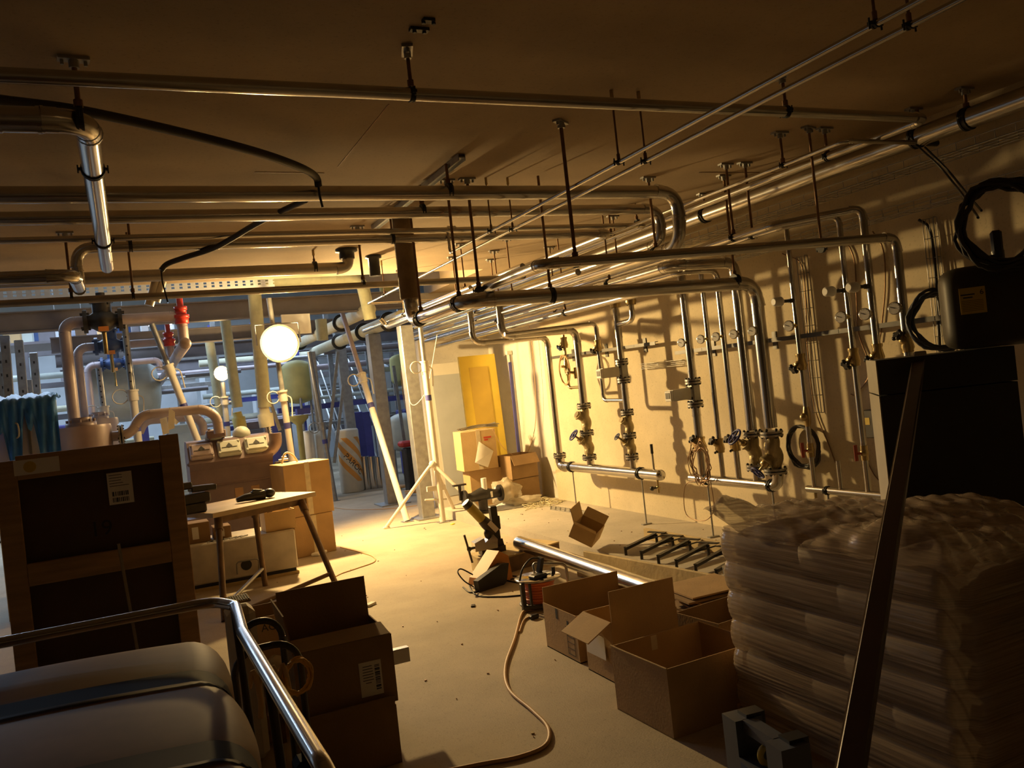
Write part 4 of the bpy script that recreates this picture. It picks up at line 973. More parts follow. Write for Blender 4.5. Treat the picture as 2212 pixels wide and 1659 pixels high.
insy('upper pale insulated pipe with rounded blind end pointing at the viewer', (798,668), 10.9, (640,752), .088, (.30, .92), True)
insy('lower pale insulated pipe running back under the rounded-end pipe', (868,684), 11.0, (500,850), .095, (.10, .34, .62), False)
ins('short insulated pipe dropping behind the brown duct', ((832,600),(838,650)), (11.6, 11.6), .10, 'insul_yellow')
ins('short insulated pipe hanging above the upper rounded-end pipe', ((693,690),(697,735)), (12.4, 12.4), .085, 'insul')
p = ony(400, 742, 9.3); a = p; c = onx(338, 838, p.x); t = thing('insulated_pipe', 'grey capped pipe slanting into the depth below the near red safety valve', 'pipe', a)
b = MB(); b.tube([a, c], .062, 16).sph(a, .062, 14, 8); part('cladding', b, 'mauve_pipe', t)
for f in (.3,.62,.95): part('band', MB().tube([a.lerp(c,f)-V((0,.012,0)), a.lerp(c,f)+V((0,.012,0))], .066, 16), 'black_rubber', t)
# lamp on its prop
LAMPP = ony(604, 742, 10.05)
base = V((ony(648, 1085, 10.15).x, 10.17, 0))
prop('steel prop that carries the bright flood lamp', LAMPP+V((-.05,.10,.55)), base, .038, .60)
t = thing('flood_lamp', 'very bright halogen flood lamp clamped to a steel prop', 'lamp', LAMPP)
b = MB(); b.lathe([(.08,.12),(.16,.09),(.225,.01),(.225,-.02)][::-1], LAMPP, (0,1,0), 28); part('housing', b, 'steel_dull', t)
part('glass', MB().lathe([(.19,0),(.20,.006),(.17,.03),(.10,.05),(.02,.056)], LAMPP+V((0,-.018,0)), (0,-1,0), 28), 'lamp_glow', t)  # lens widened and rounded to stand in for the glow around the lamp
b = MB(); b.tube([LAMPP+V((-.25,.04,0)), LAMPP+V((-.25,.07,.24)), LAMPP+V((.25,.07,.24)), LAMPP+V((.25,.04,0))], .010, 6); part('yoke', b, 'galv', t)
p = ony(640, 700, 10.3); part('shield', MB().box(p, (.36,.02,.24), (0,0,.2)), 'white_beam', t)
p = ony(480, 806, 14.0); t = thing('bulkhead_lamp', 'small bright round lamp between the olive insulated pipes', 'lamp', p); part('globe', MB().sph(p, .10, 14, 10), 'lamp_glow', t); part('base', MB().cyl(p+V((0,.07,0)), p+V((0,.14,0)), .12, 14), 'off_white', t)
p2 = ony(478, 880, 14.0); prop('short prop with blue stickers carrying the small round lamp', ony(481,826,14.05), V((p2.x+.05, 14.05, 0)), .045, .86)
# props and columns
prop('perforated prop standing left of the compressor', ony(269,702,10.8), ony(300,965,10.8), .045, .42, True)
prop('second perforated prop behind the check valves', ony(213,795,13.0), ony(232,950,13.0), .05, .4, True)
prop('slanted prop leaning across in front of the compressor', ony(328,700,10.6), ony(430,960,10.6), .042, .62)
prop('long pale prop slanting down to the bright floor', ony(738,672,11.6), onz(880,1127,0), .042, .66, lower='off_white', upper='mauve_pipe')
p4 = onz(957, 1128, 0); prop('upright thin prop with its own tripod beside the square column', ony(908,708,p4.y), p4, .038, .80)
prop('prop behind the orange striped roll', ony(668,760,13.9), V((ony(722,1060,13.9).x, 13.9, 0)), .045, .5, lower='galv')
ap = ony(934, 1003, p4.y-.05); t = thing('prop_tripod', 'folding three-legged stand clamped round the upright thin prop', 'tripod', (p4.x, p4.y, 0))
for q in (onz(835,1142,0), onz(1015,1112,.0)+V((-.0,-.6,0)), V((p4.x+.30, p4.y+.32, 0))):
    b = MB(); b.tube(smoothpath([ap+V((0,0,-.02)), ap.lerp(q,.06)+V((0,0,.015)), ap.lerp(q,.5)+V((0,0,.02)), q+V((0,0,.02))], 4), .022, 10); b.box(q+V((0,0,.012)), (.08,.05,.024), None, .004); part('leg', b, 'off_white', t)
b = MB(); b.sph(ap, .045, 10, 8); b.bar(ony(922,1057,p4.y), ony(962,1052,p4.y), .04, .06); part('clamp', b, 'off_white', t)
b = MB(); b.tube([ony(918,1080,p4.y), ony(965,1078,p4.y)], .012, 6); part('brace', b, 'off_white', t)
pc = onz(928, 1120, 0); post('square_column', 'nearest square steel column under the brown vertical duct', (pc.x-.03, pc.y+.08, 2.5), (pc.x, pc.y+.08, 0), .17, .17, 'galv', 'column', .34)
pc = onz(848, 1088, 0); post('square_column', 'second square steel column behind the slanting pale prop', (pc.x-.02, pc.y, ony(868,684,11.0).z-.10), (pc.x, pc.y, 0), .19, .19, 'galv', 'column', .45)
post('steel_post', 'grey steel post left of the stair', ony(727,690,15.6), V((ony(768,1000,15.6).x, 15.6, 0)), .18, .18, 'galv', 'post', .3)
post('steel_post', 'thin steel post behind the bright lamp prop', ony(672,760,14.7), V((ony(702,1010,14.7).x, 14.7, 0)), .12, .12, 'galv', 'post', .2)
for i, (px0, py0, px1, py1, Y, w) in enumerate(((10,725,22,1000,11.6,.10),(40,735,62,1000,12.2,.10),(72,762,92,1000,13.6,.10),(58,820,75,1000,12.8,.12),(1,760,14,1000,12.6,.12))):
    a, c = ony(px0, py0, Y), ony(px1, py1, Y); c.z = 0; t = post('rack_upright', ('first','second','third','fourth','fifth')[i]+' perforated rack upright from the left edge of the hall', a, c, w, w*.7, 'galv', 'rack')
    k = MB()
    for j in range(9):
        q = a.lerp(c, .05+j*.06); k.box(q+V((.0,-w*.36,0)), (.02,.006,.035))
    part('holes', k, 'ink', t)
# shelving goods
cols = ['cardboard','case_grey','valve_navy','mauve_pipe','white_beam','tank_grey','copper_dull','beam_paint']
for i in range(14):
    px = 30+i*24+random.uniform(-6,6); py = 726-(i*24)*.06; Y = 15.4+(i % 3)*.5; p = ony(px, py, Y); s = random.uniform(.12,.26)
    single('storage_box', MB().box(p, (s, .2, .26), None, .01), cols[(i*5) % 8], ['brown','blue-grey','dark blue','mauve','white','pale','dull red','dark grey'][(i*5) % 8]+' object number %s along the shelf between the first two hall beams' % ('one two three four five six seven eight nine ten eleven twelve thirteen fourteen'.split()[i]), 'box', 'goods on the hall shelf')
sb = MB(); a, c = ony(10,742,15.9), ony(380,724,15.9); sb.box(((a.x+c.x)/2, 15.9, (a.z+c.z)/2-.06), (c.x-a.x, 1.4, .04)); single('rack_shelf', sb, 'beam_paint', 'long shelf board carrying coloured goods between the hall beams', 'shelf')
# hall pipes in the depth, transverse
for i, (p0, p1, Y, r, m) in enumerate((((300,815),(640,792),18.5,.05,'mauve_pipe'), ((300,852),(450,842),18.0,.05,'beam_paint'), ((400,812),(520,800),17.2,.04,'beam_paint'), ((700,760),(960,722),16.0,.06,'beam_paint'), ((560,780),(900,748),18.2,.05,'galv'))):
    a, c = ony(*p0, Y), ony(*p1, Y); c.z = a.z; single('hall_pipe', MB().cyl(a, c, r, 10), m, ('upper mauve level pipe deep in the hall','lower grey level pipe deep in the hall left of the small lamp','short grey level pipe near the small lamp','grey level pipe high behind the square columns','galvanised level pipe deep behind the bright lamp')[i], 'pipe')
# bright panel doors deep in the hall
for i, (tl, br, Y, m) in enumerate((((392,790),(432,915),20.0,'white_beam'), ((430,815),(452,905),21.0,'white_beam'))):
    a, c = ony(*tl, Y), ony(*br, Y); single('white_panel', MB().box(((a.x+c.x)/2, Y, a.z/2), (abs(c.x-a.x), .06, a.z)), m, ('tall white door panel deep in the hall behind the slanted prop','narrow white panel beside the tall one deep in the hall','white sheet above the pale leaning door')[i], 'panel')
# tanks
def tank(label, px, top, bot, Y, r, m, legs=True):
    a, c = ony(px, top, Y), ony(px+(bot-top)*.11, bot, Y); t = thing('round_tank', label, 'tank', (c.x, Y, c.z)); x = (a.x+c.x)/2; H = a.z-c.z; e = min(r*.55, H*.3)
    prof = [(r*.1, 0)]+[(r*sin(q*pi/12), e*(1-cos(q*pi/12))) for q in range(1, 7)]+[(r*cos(q*pi/12), H-e+e*sin(q*pi/12)) for q in range(0, 6)]+[(r*.1, H)]
    part('shell', MB().lathe(prof, (x, Y, c.z), seg=24), m, t)
    if c.z > .1:
        for k in range(3):
            q = V((x+cos(k*2.1+.4)*r*.85, Y+sin(k*2.1+.4)*r*.85, 0)); part('leg', MB().tube([q, q+V((0,0,c.z+e))], .025, 8), 'galv', t)
    return t
tank('yellow green round tank behind the bright lamp', 638, 778, 872, 15.6, .28, 'tank_yellow')
tank('yellow green tall tank seen between the square columns', 862, 765, 832, 17.0, .22, 'tank_yellow')
tank('pale green tank low between the square columns', 868, 892, 975, 15.2, .27, 'tank_grey')
tank('white round tank behind the stair', 815, 785, 850, 18.5, .26, 'white_beam')
p = ony(250, 850, 16.5); t = thing('lying_tank', 'large grey lying tank behind the mauve risers', 'tank', (p.x, 16.5, 0)); b = MB(); b.lathe([(.1,-.0),(.42,.06),(.52,.2),(.52,1.3),(.42,1.44),(.1,1.5)], p+V((-.75,0,0)), (1,0,0), 24); part('shell', b, 'tank_grey', t)
for s in (-.4,.4): part('saddle', MB().box((p.x+s, 16.5, (p.z-.4)/2), (.12,.6,p.z-.4)), 'frame_blue', t)
b = MB(); q = ony(645, 905, 14.2); b.lathe([(.05,-.7),(.05,-.1),(.16,.0),(.17,.06)], q, seg=14); single('hopper', b, 'tank_yellow', 'small yellow funnel-shaped stand below the yellow green tank', 'funnel')
# blue frame
for i, (p0, p1, Y, w) in enumerate((((600,888),(905,855),16.2,.16), ((640,890),(668,888),14.8,.2))):
    a, c = ony(*p0, Y), ony(*p1, Y); c.z = a.z; single('blue_beam', MB().bar(a, c, w, .1, up=(0,0,1)), 'frame_blue', ('long dark blue frame beam behind the stair','short dark blue frame block below the yellow tank')[i], 'beam')
for i, (px, Y) in enumerate(((772,15.8),(788,16.3),(585,15.5))):
    a = ony(px, 890, Y); post('blue_post', ('left','right')[i]+' dark blue frame post behind the stair' if i < 2 else 'dark blue frame post behind the compressor', a, (a.x+.02, Y, 0), .16, .12, 'frame_blue', 'post')
# stair
t = thing('steel_stair', 'open steel stair behind the square columns', 'stair', ony(775, 1000, 16.6)); y0 = 16.6; xl, xr = ony(744,960,y0).x, ony(806,960,y0).x+.05; 
for k in range(11):
    z = .22+k*.20; y = y0+k*.2; part('tread', MB().box(((xl+xr)/2, y, z), (xr-xl, .22, .04)), 'galv', t)
for s, x in ((0, xl-.02), (1, xr+.02)): part('stringer', MB().bar((x, y0-.15, .02), (x, y0+2.2, 2.4), .03, .2, up=(0,0,1)), 'galv', t)
for x in (xl-.02, xr+.02): part('handrail', MB().tube([(x, y0-.1, .0), (x, y0-.1, 1.0), (x, y0+2.1, 3.0)], .02, 8), 'galv', t)
for i, (a, c, Y) in enumerate((((705,1000),(730,760),14.5), ((722,1000),(742,830),14.6), ((880,1000),(850,790),14.0), ((560,800),(605,930),12.6))):
    pa, pc = ony(*a, Y), ony(*c, Y); single('brace_strut', MB().bar(pa, pc, .05, .03), 'galv', ('left diagonal strut beside the stair','second diagonal strut beside the stair','diagonal strut right of the stair','diagonal strut behind the bright lamp prop')[i], 'strut')
# rolls on the floor
for i, (px, Y) in enumerate(((672,14.4),(697,14.5))):
    a = ony(px-8, 930, Y); r = .10; single('insulation_roll', MB().lathe([(r*.3,a.z),(r,a.z-.01),(r,.01),(r*.9,0)][::-1], (a.x, Y, 0), seg=20), 'roll_white', ('left','right')[i]+' of two upright pale rolls behind the tall closed carton', 'roll', 'pale upright rolls')
rb = onz(754, 1066, 0); rY = rb.y+.19; a = ony(744, 928, rY); r = .205; hx = a.z
t = thing('insulation_roll', 'thick upright roll wrapped in white film with orange diagonal stripes', 'roll', (rb.x-.02, rY, 0)); cx_ = rb.x+.12
part('wrap', MB().lathe([(r*.9,.0),(r,.02),(r,hx-.03),(r*.93,hx),(r*.2,hx+.01)], (cx_, rY, 0), seg=32), 'roll_white', t)
st = MB(); n = 18
for k in range(4):
    z0 = .30+k*.26
    vs = []; 
    for j in range(n+1):
        an = radians(-165)+j*radians(150)/n; zz = z0+.34-(.62*j/n)
        for dz in (-.065,.065): 
            vs.append(V((cx_+cos(an)*(r+.0015), rY+sin(an)*(r+.0015), min(max(zz+dz, .19), hx-.14))))
    st.add(vs, [(2*j, 2*j+2, 2*j+3, 2*j+1) for j in range(n)], True)
part('stripe', st, 'roll_orange', t)
tx = text_mb('PAROC', .14)
for i, v in enumerate(tx.v):
    x, y = v.x, v.y; ca, sa = cos(radians(-52)), sin(radians(-52)); u, w_ = x*ca-y*sa, x*sa+y*ca
    an = radians(-84)+u/r; tx.v[i] = V((cx_+cos(an)*(r+.003+v.z), rY+sin(an)*(r+.003+v.z), .50+w_))
part('lettering', tx, 'ink', t)
for i, (px, py) in enumerate(((783,1060),(797,1058),(812,1056),(826,1054),(842,1050),(852,1046))):
    q = onz(px, py, 0); single('duct_section', MB().lathe([(.095,0),(.095,.62-.02*i)], (q.x, q.y+.12, 0), seg=18), 'chrome', 'short shiny duct tube standing behind the striped roll, '+('first','second','third','fourth','fifth','sixth')[i]+' from the left', 'duct', 'shiny duct tubes')
q = ony(938, 960, 11.4); b = MB()
for k in range(15): b.torus((q.x-.12, 11.6, .035+k*.07), (0,0,1), .10, .028, 16, 6)
single('hose_stack', b, 'brick_red', 'reddish ribbed hose roll standing behind the upright thin prop', 'hose')
for i, (px, py) in enumerate(((885,1050),(905,1062))):
    q = onz(px, py, .03); coil('cable_coil', ('left','right')[i]+' tangle of orange cable on the floor between the columns', q, (0.1,.1,1), .2, .012, 5, 'cord_orange', 'cable', 1.0, .06)
b = MB(); q = ony(885, 960, 13.6); b.box((q.x, 13.6, q.z-.55), (.25,.25,1.0), None, .02); t = thing('tool_machine', 'dark threading machine with red top behind the columns', 'machine', (q.x, 13.6, 0)); part('stand', b, 'dark_steel', t); part('top', MB().box((q.x, 13.6, q.z+.02), (.36,.25,.10), None, .03), 'red_paint', t)
# doors leaning in the corner
def door_leaf(label, bl, br, Yl, Yr, hz, mf, mi, lean=.10):
    a, c = bl, br; d = V((c.x-a.x, c.y-a.y, 0)).normalized(); n = V((-d.y, d.x, 0)); 
    if n.y < 0: n = -n
    up = V((0,0,hz))+n*lean; t = thing('door_leaf', label, 'door', a); w = (V((c.x,c.y,0))-V((a.x,a.y,0))).length; c = a+d*w
    part('frame', MB().quadplate(a, c, c+up, a+up, .04), mf, t)
    uu = up.normalized(); nf = d.cross(uu).normalized(); 
    if nf.y > 0: nf = -nf
    p0 = a+d*.13+uu*.16+nf*.042; p1 = a+d*(w-.13)+uu*.16+nf*.042; H = up.length-.32
    part('panel', MB().quadplate(p0, p1, p1+uu*H, p0+uu*H, .004), mi, t); return t
yl = onz(1028, 1082, .1); yr = onz(1131, 1064, .1); yl = V((yl.x, yl.y, .102)); yr = V((min(yr.x, 4.62), yr.y, .102))
ht = ony(990, 772, yl.y+.1).z-.1
door_leaf('yellow door leaf leaning in the corner by the pipe wall', yl, yr, 0, 0, ht, 'door_yellow', 'door_yellow_in', .10)
wl = V((3.72, 10.98, .0)); wl = V((ony(948,1100,10.95).x, 10.95, .0)); door_leaf('off-white door leaf leaning behind the yellow one', wl, V((wl.x+.85, 11.0, 0)), 0, 0, ony(930,788,11.05).z, 'door_white', 'door_white_in', .10)
t = thing('door_track', 'upright door track with blue protective film at the right edge of the yellow door', 'track', ony(1125,985,yr.y-.1)); a, c = ony(1128,1050,yr.y-.08), ony(1099,762,yr.y-.08)
part('profile', MB().bar(a+V((.05,.02,0)), c+V((.05,.02,.02)), .05, .05), 'steel_dull', t); part('film', MB().bar(a, a.lerp(c,.93), .035, .03), 'frame_blue', t)
part('end_block', MB().box(c, (.07,.05,.05)), 'off_white', t)
# cartons at the doors
q = onz(1058, 1090, .1); carton('tall plain carton under the wrapped carton in front of the yellow door', (q.x, q.y+.15, .1), (.42,.36,.46), -.12, 'cardboard', closed=True)
zq = .562; t = carton('film-wrapped carton on top of another in front of the yellow door', (q.x-.06, q.y+.13, zq), (.46,.36,.50), -.10, 'cardboard_light', closed=True, tape=True)
b = MB(); b.quadplate((-.08,-.186,.10),(.08,-.20,.02),(.16,-.25,.22),(.0,-.186,.36),.002); part('document', b, 'paper', t, world=False)
b = MB(); b.box((.12,-.1815,.40), (.10,.002,.02)); b.box((.10,-.1815,.37), (.05,.002,.02)); part('red_print', b, 'ink_red', t, world=False)
qq = V((q.x-.02, q.y+.1, 1.075)); b = MB()
for k in range(14):
    a = random.uniform(-.5,.5); b.tube(smoothpath([qq+V((-.25,random.uniform(-.08,.08),random.uniform(0,.03))), qq+V((0,random.uniform(-.08,.08),.02+random.uniform(0,.03))), qq+V((.28,random.uniform(-.1,.1),random.uniform(0,.06)))], 3), .005, 5)
single('wire_bundle', b, 'steel_dull', 'bundle of loose grey wires lying on the wrapped carton', 'wire')
q = onz(1128, 1072, .1); carton('open carton in the corner right of the yellow door', (4.45, 9.85, .40), (.40,.36,.30), .15, 'cardboard_dark', [('y',150,.14)])
carton('crumpled carton under the open carton in the corner', (4.45, 9.86, .1), (.40,.38,.295), .1, 'cardboard_dark', closed=True)
def bag(label, c, r, m='clear_bag', name='plastic_bag'):
    b = MB(); b.sph((0,0,0), r, 20, 14); rn = random.Random(int(c[0]*100))
    for i, v in enumerate(b.v): b.v[i] = V(c)+v*(1+.14*sin(v.x*40+rn.random())+.10*sin(v.z*55+v.y*30))
    lo = min(v.z for v in b.v)
    for i, v in enumerate(b.v): b.v[i].z += c[2]-r[2]-lo
    return single(name, b, m, label, 'bag')
bag('crumpled clear plastic bag lying below the open corner carton', (4.15, 9.62, .26), (.20,.12,.155))
bag('dusty heap of packaging film at the foot of the corner cartons', (4.30, 9.42, .155), (.26,.12,.05))
b = MB(); 
for k in range(60):
    p = V((random.uniform(4.2,4.72), random.uniform(9.0,9.6), .105)); b.tube(smoothpath([p, p+V((random.uniform(-.1,.1),random.uniform(-.1,.1),random.uniform(0,.04))), p+V((random.uniform(-.2,.2),random.uniform(-.15,.15),.0))], 3), .004, 4)
for v in b.v: v.x = min(v.x, 4.76); v.z = max(v.z, .101)
single('wood_wool', b, 'fibre', 'tangle of pale packing fibres on the plinth in the corner', 'packing fibre', kind='stuff')
q = onz(1000, 1108, .1); single('floor_grate', MB().box((0,0,0), (.001,.001,.001)), 'galv', 'x x x x', 'x') if False else None
a, c = onz(1190,1093,.104), onz(1262,1103,.104); b = MB()
for k in range(8): p = a.lerp(c, k/7); b.bar(p, p+V((-.12,-.22,0)), .006)
for k in range(4): b.bar(a+V((-.12,-.22,0))*(k/3), c+V((-.12,-.22,0))*(k/3), .006)
single('wire_grid', b, 'galv', 'piece of wire grid lying on the plinth at the wall foot', 'grid')
# far left: tarpaulin over cream cabinets
a = ony(-30, 900, 8.6); t = thing('covered_cabinet', 'cream panelled cabinet under a blue tarpaulin at the left edge', 'cabinet', (-1.3, 8.9, 0)); c = ony(118, 985, 8.6); zt = ony(60, 862, 8.6).z
part('panel', MB().box(((a.x+c.x)/2, 8.95, zt/2), (c.x-a.x, .6, zt)), 'cream_panel', t)
part('seam', MB().box((ony(62,930,8.63).x, 8.64, zt/2), (.02,.02,zt)), 'steel_dull', t)
h = MB(); q = ony(35, 930, 8.6); h.tube(smoothpath([q+V((-.02,0,.07)), q+V((.02,-.04,.05)), q+V((.02,-.04,-.05)), q+V((-.02,0,-.07))], 4), .008, 6); part('handle', h, 'off_white', t)
b = MB(); nx, ny = 30, 26; vs = []
prf = [(.55,0,.02),(.3,0,.03),(0,0,.02)]
for j in range(ny+1):
    for i in range(nx+1):
        x = a.x-.1+(c.x-a.x+.16)*i/nx; s = j/ny
        hang = .42+.22*sin(i*.55+.6)+.10*sin(i*1.7)
        if i > nx-5: hang += .1*(i-nx+5)
        if s < .35: y, z = 9.25-.62*s/.35, zt+.015+.05*abs(sin(i*.5+s*5))*sin(pi*s/.35)
        else: y, z = 8.62-.015-.05*abs(sin(i*.9+s*3)), zt+.01-hang*(s-.35)/.65
        vs.append(V((x, y, z+.01*sin(i*2.1+j)))) 
b.add(vs, [(j*(nx+1)+i, j*(nx+1)+i+1, (j+1)*(nx+1)+i+1, (j+1)*(nx+1)+i) for j in range(ny) for i in range(nx)], True)
single('tarpaulin', b, 'blue_tarp', 'wrinkled blue tarpaulin draped over the cream cabinet at the left edge', 'tarpaulin')

# further hall equipment: pipe racks and cabinets
def rack(label, x, y, w, hts, m, seed):
    rn = random.Random(seed); t = thing('pipe_rack', label, 'rack', (x, y, 0)); H = 3.6
    for s in (0, .5, 1): part('upright', MB().box((x+w*s, y, H/2), (.10,.10,H), None, .004), m, t)
    for z in hts: part('rung', MB().box((x+w/2, y, z), (w,.08,.10), None, .004), m, t)
    for k in range(4):
        z = hts[k % len(hts)]+.12+.03*k; r = rn.choice((.04,.06,.08)); part('carried_pipe', MB().cyl((x-.3, y-.12+.09*k, z), (x+w+.3, y-.12+.09*k, z), r, 10), rn.choice(('insul_pale','mauve_pipe','steel_dull','tank_grey')), t)
    return t
rack('grey pipe rack at the far left of the hall with level pipes', -1.6, 17.6, 1.7, (1.2,1.9,2.5,3.1), 'beam_paint', 1)
rack('galvanised pipe rack behind the mauve risers', .2, 18.8, 1.6, (1.0,1.7,2.3,2.9), 'galv', 2)
rack('blue pipe rack behind the bright lamp', 1.8, 19.4, 1.8, (1.3,1.9,2.6), 'frame_blue', 3)
rack('grey pipe rack seen between the two square columns', 3.9, 17.4, 1.6, (1.1,1.6,2.2,2.7), 'galv', 4)
rack('pale pipe rack deepest in the hall on the right', 4.2, 22.0, 2.4, (1.0,1.8,2.4,3.0), 'beam_paint', 5)
for i, (x, y, w, h, m, lab) in enumerate(((-1.9,15.6,.9,1.9,'white_beam','white switch cabinet at the far left behind the covered cabinet'),(-1.02,15.6,.8,1.7,'frame_blue','dark blue machine cabinet behind the separator drum'),(.95,16.8,.7,1.5,'tank_grey','pale grey machine cabinet behind the compressor'),(2.5,17.6,.9,1.4,'comp_paint','mauve machine block behind the pale rolls'),(3.3,20.5,1.2,2.0,'white_beam','white cabinet deep behind the stair'),(5.3,16.2,.8,1.3,'frame_blue','blue cabinet on the right behind the columns'))):
    t = thing('machine_cabinet', lab, 'cabinet', (x, y, 0)); part('housing', MB().box((x, y, h/2+.03), (w,.6,h), None, .02), m, t); part('plinth', MB().box((x, y, .03), (w*.95,.55,.058)), 'dark_steel', t)
    part('door_panel', MB().box((x, y-.305, h*.55), (w*.8,.012,h*.7), None, .004), 'beam_paint' if i % 2 else m, t)

for i, (a, c) in enumerate((((340,600),(322,660)), ((352,600),(336,652)))):
    pa, pc = ony(*a, 9.0), ony(*c, 9.0); u_ = (pa-pc).normalized(); pa = pc+u_*((CEIL-.002-pc.z)/u_.z); single('pipe_stub', MB().tube([pc, pa], .045, 14), 'steel_dull', ('left','right')[i]+' of two short slanted steel pipe ends hanging before the white perforated tray', 'pipe')
wire_tray('wire cable tray high on the far end of the pipe wall carrying purple cable', onx(1140,700,4.62), onx(1305,654,4.62), .12, .05, (1,0,0))
a, c = onx(1140,697,4.68), onx(1305,651,4.68); single('purple_cable', MB().tube(smoothpath([a+V((0,.25,-.02)), a, a.lerp(c,.5)+V((0,0,.008)), c], 6), .022, 8), 'valve_blue', 'thick purple-blue cable lying in the high wire tray at the far wall', 'cable')
# ================================================================ wooden crate
Yc = 4.8; xl, xr, zt = -.62, .225, 1.512
t = thing('wooden_crate', 'tall dark plywood crate with pale pine frame at the left', 'crate', ((xl+xr)/2, Yc+.3, 0))
part('plywood_panel', MB().box(((xl+xr)/2, Yc+.36, zt/2), (xr-xl-.06, .62, zt-.06)), 'plywood', t)
def board(a, b, w, lab): part(lab, MB().bar(a, b, w, .024, up=(0,1,0), bev=.003) if False else MB().box(((a[0]+b[0])/2, Yc+.012, (a[2]+b[2])/2), (max(abs(a[0]-b[0]), w), .03, max(abs(a[2]-b[2]), w)), None, .003), 'pine', t)
board((xl+.045,0,.02), (xl+.045,0,zt-.02), .095, 'frame_board'); board((xr-.045,0,.0), (xr-.045,0,zt+.02), .095, 'frame_board')
for z, w in ((zt-.06, .12), (.92, .11), (.10, .12)): board((xl+.093,0,z), (xr-.093,0,z), w, 'frame_board')
shipping_label(t, (ony(260,1055,Yc).x, Yc+.045, ony(260,1055,Yc).z), (1,0,0), (0,0,1), .118, .165)
b = text_mb('19', .11); b.xf(frame((ony(218,1145,Yc).x, Yc+.0485, ony(218,1145,Yc).z), (1,0,0), (0,0,1))); part('number', b, 'ink', t)
b = MB(); b.box((ony(65,1012,Yc).x+.03, Yc-.0045, zt-.06), (.20,.002,.075)); pl_ = part('paper_strip', b, 'paper', t)
b = MB(); b.lathe([(.028,0),(.028,.001)], (ony(65,1012,Yc).x, Yc-.0065, zt-.06), (0,-1,0), 16); part('round_mark', b, 'label_yellow', pl_, top=t)
a = ony(256,1175,4.62); c = ony(293,1382,4.40); d = (c-a); single('thin_rod', MB().bar(a, a+d*2.6, .014, .008), 'steel_dull', 'thin metal strip leaning upright against the wooden crate', 'rod')
# ================================================================ strapped brown bundle in a chrome frame
t = thing('padded_bundle', 'brown rounded padded bundle in the lower left corner inside the chrome frame', 'bundle', (-.4, 2.0, .3))
NX, NY = 44, 60; xs0, xs1 = -.95, .205; ya, yb_ = 1.0, 3.02; straps = [1.34, 1.92, 2.50]
b = MB(); vs = []
def topz(y):
    seg = sorted([ya-.2]+straps+[yb_]); 
    for s0, s1 in zip(seg, seg[1:]):
        if s0 <= y <= s1: f = (y-s0)/(s1-s0); return .895+.024*(max(0, sin(pi*f))**.5)
    return .86
for j in range(NY+1):
    y = ya+(yb_-ya)*j/NY; e = min(1, (yb_-y)/.12); ez_ = -.14*(1-math.sqrt(max(0, 1-(1-e)**2)))
    for i in range(NX+1):
        f = i/NX; zt_ = topz(y)+ez_; xr_ = xs1-.03+.03*(topz(y)-.895)/.024
        if f < .72: vs.append(V((xs0+(xr_-.11-xs0)*f/.72, y, zt_-.02*(abs(f-.36)/.36)**2)))
        elif f < .88:
            a = (f-.72)/.16*pi/2; vs.append(V((xr_-.11+.11*sin(a), y, zt_-.02-.11*(1-cos(a)))))
        else: vs.append(V((xr_, y, zt_-.13-(zt_-.13-.32)*(f-.88)/.12)))
b.add(vs, [(j*(NX+1)+i, j*(NX+1)+i+1, (j+1)*(NX+1)+i+1, (j+1)*(NX+1)+i) for j in range(NY) for i in range(NX)], True)
k = len(vs); b.add([V((xs0, ya, .30)), V((xs1-.03, ya, .30)), V((xs1-.03, yb_, .30)), V((xs0, yb_, .30)), V((xs0, yb_, .8)), V((xs1-.05, yb_, .76))], [(3,2,1,0), (2,3,4,5)])
part('padding', b, 'seat_brown', t)
for y in straps:
    b = MB(); st = []
    for i in range(NX+1):
        f = i/NX; zt_ = .918; xr_ = xs1-.022
        if f < .72: p = V((xs0+(xr_-.11-xs0)*f/.72, y, zt_-.02*(abs(f-.36)/.36)**2))
        elif f < .88:
            a = (f-.72)/.16*pi/2; p = V((xr_-.11+.115*sin(a), y, zt_-.02-.11*(1-cos(a))))
        else: p = V((xr_+.006, y, zt_-.13-(zt_-.13-.32)*(f-.88)/.12))
        st += [p+V((0,-.055,.002)), p+V((0,.055,.002))]
    b.add(st, [(2*i, 2*i+2, 2*i+3, 2*i+1) for i in range(NX)], True); part('strap', b, 'strap_black', t)  # straps widened so their black also covers the shadowed side of the grooves
t = thing('tubular_frame', 'bent chrome tube frame around the brown padded bundle', 'trolley', (0, 2.2, 0))
zr = 1.0; P = [(-1.1,2.95,zr),(.19,2.93,zr),(.245,2.80,zr),(.225,2.45,zr-.0),(.235,1.45,zr),(.25,1.30,zr-.05),(.25,1.22,.6)]
b = MB()
for q in fillet(P, .09, 6): b.tube([q[1], q[2]] if q[0] == 's' else q[1], .017, 14)
part('rail', b, 'chrome', t)
for x, y in ((.24,2.80),(.245,1.45),(.24,2.1)):
    part('leg', MB().tube([(x, y, zr-.015), (x+.015, y, .5), (x+.015, y, .04)], .012, 10), 'dark_steel', t)
part('lower_rail', MB().tube([(-1.1,2.95,.28),(.255,2.93,.28),(.255,1.3,.28)], .012, 10), 'dark_steel', t)
part('deck', MB().box((-.37, 1.95, .285), (1.2, 2.0, .025)), 'dark_steel', t)
for x in (-.8, .2):
    for y in (1.15, 2.8):
        b = MB(); b.cyl((x-.02, y, .055), (x+.02, y, .055), .055, 16); b.box((x, y, .16), (.05,.05,.23)); part('caster', b, 'black_rubber', t)
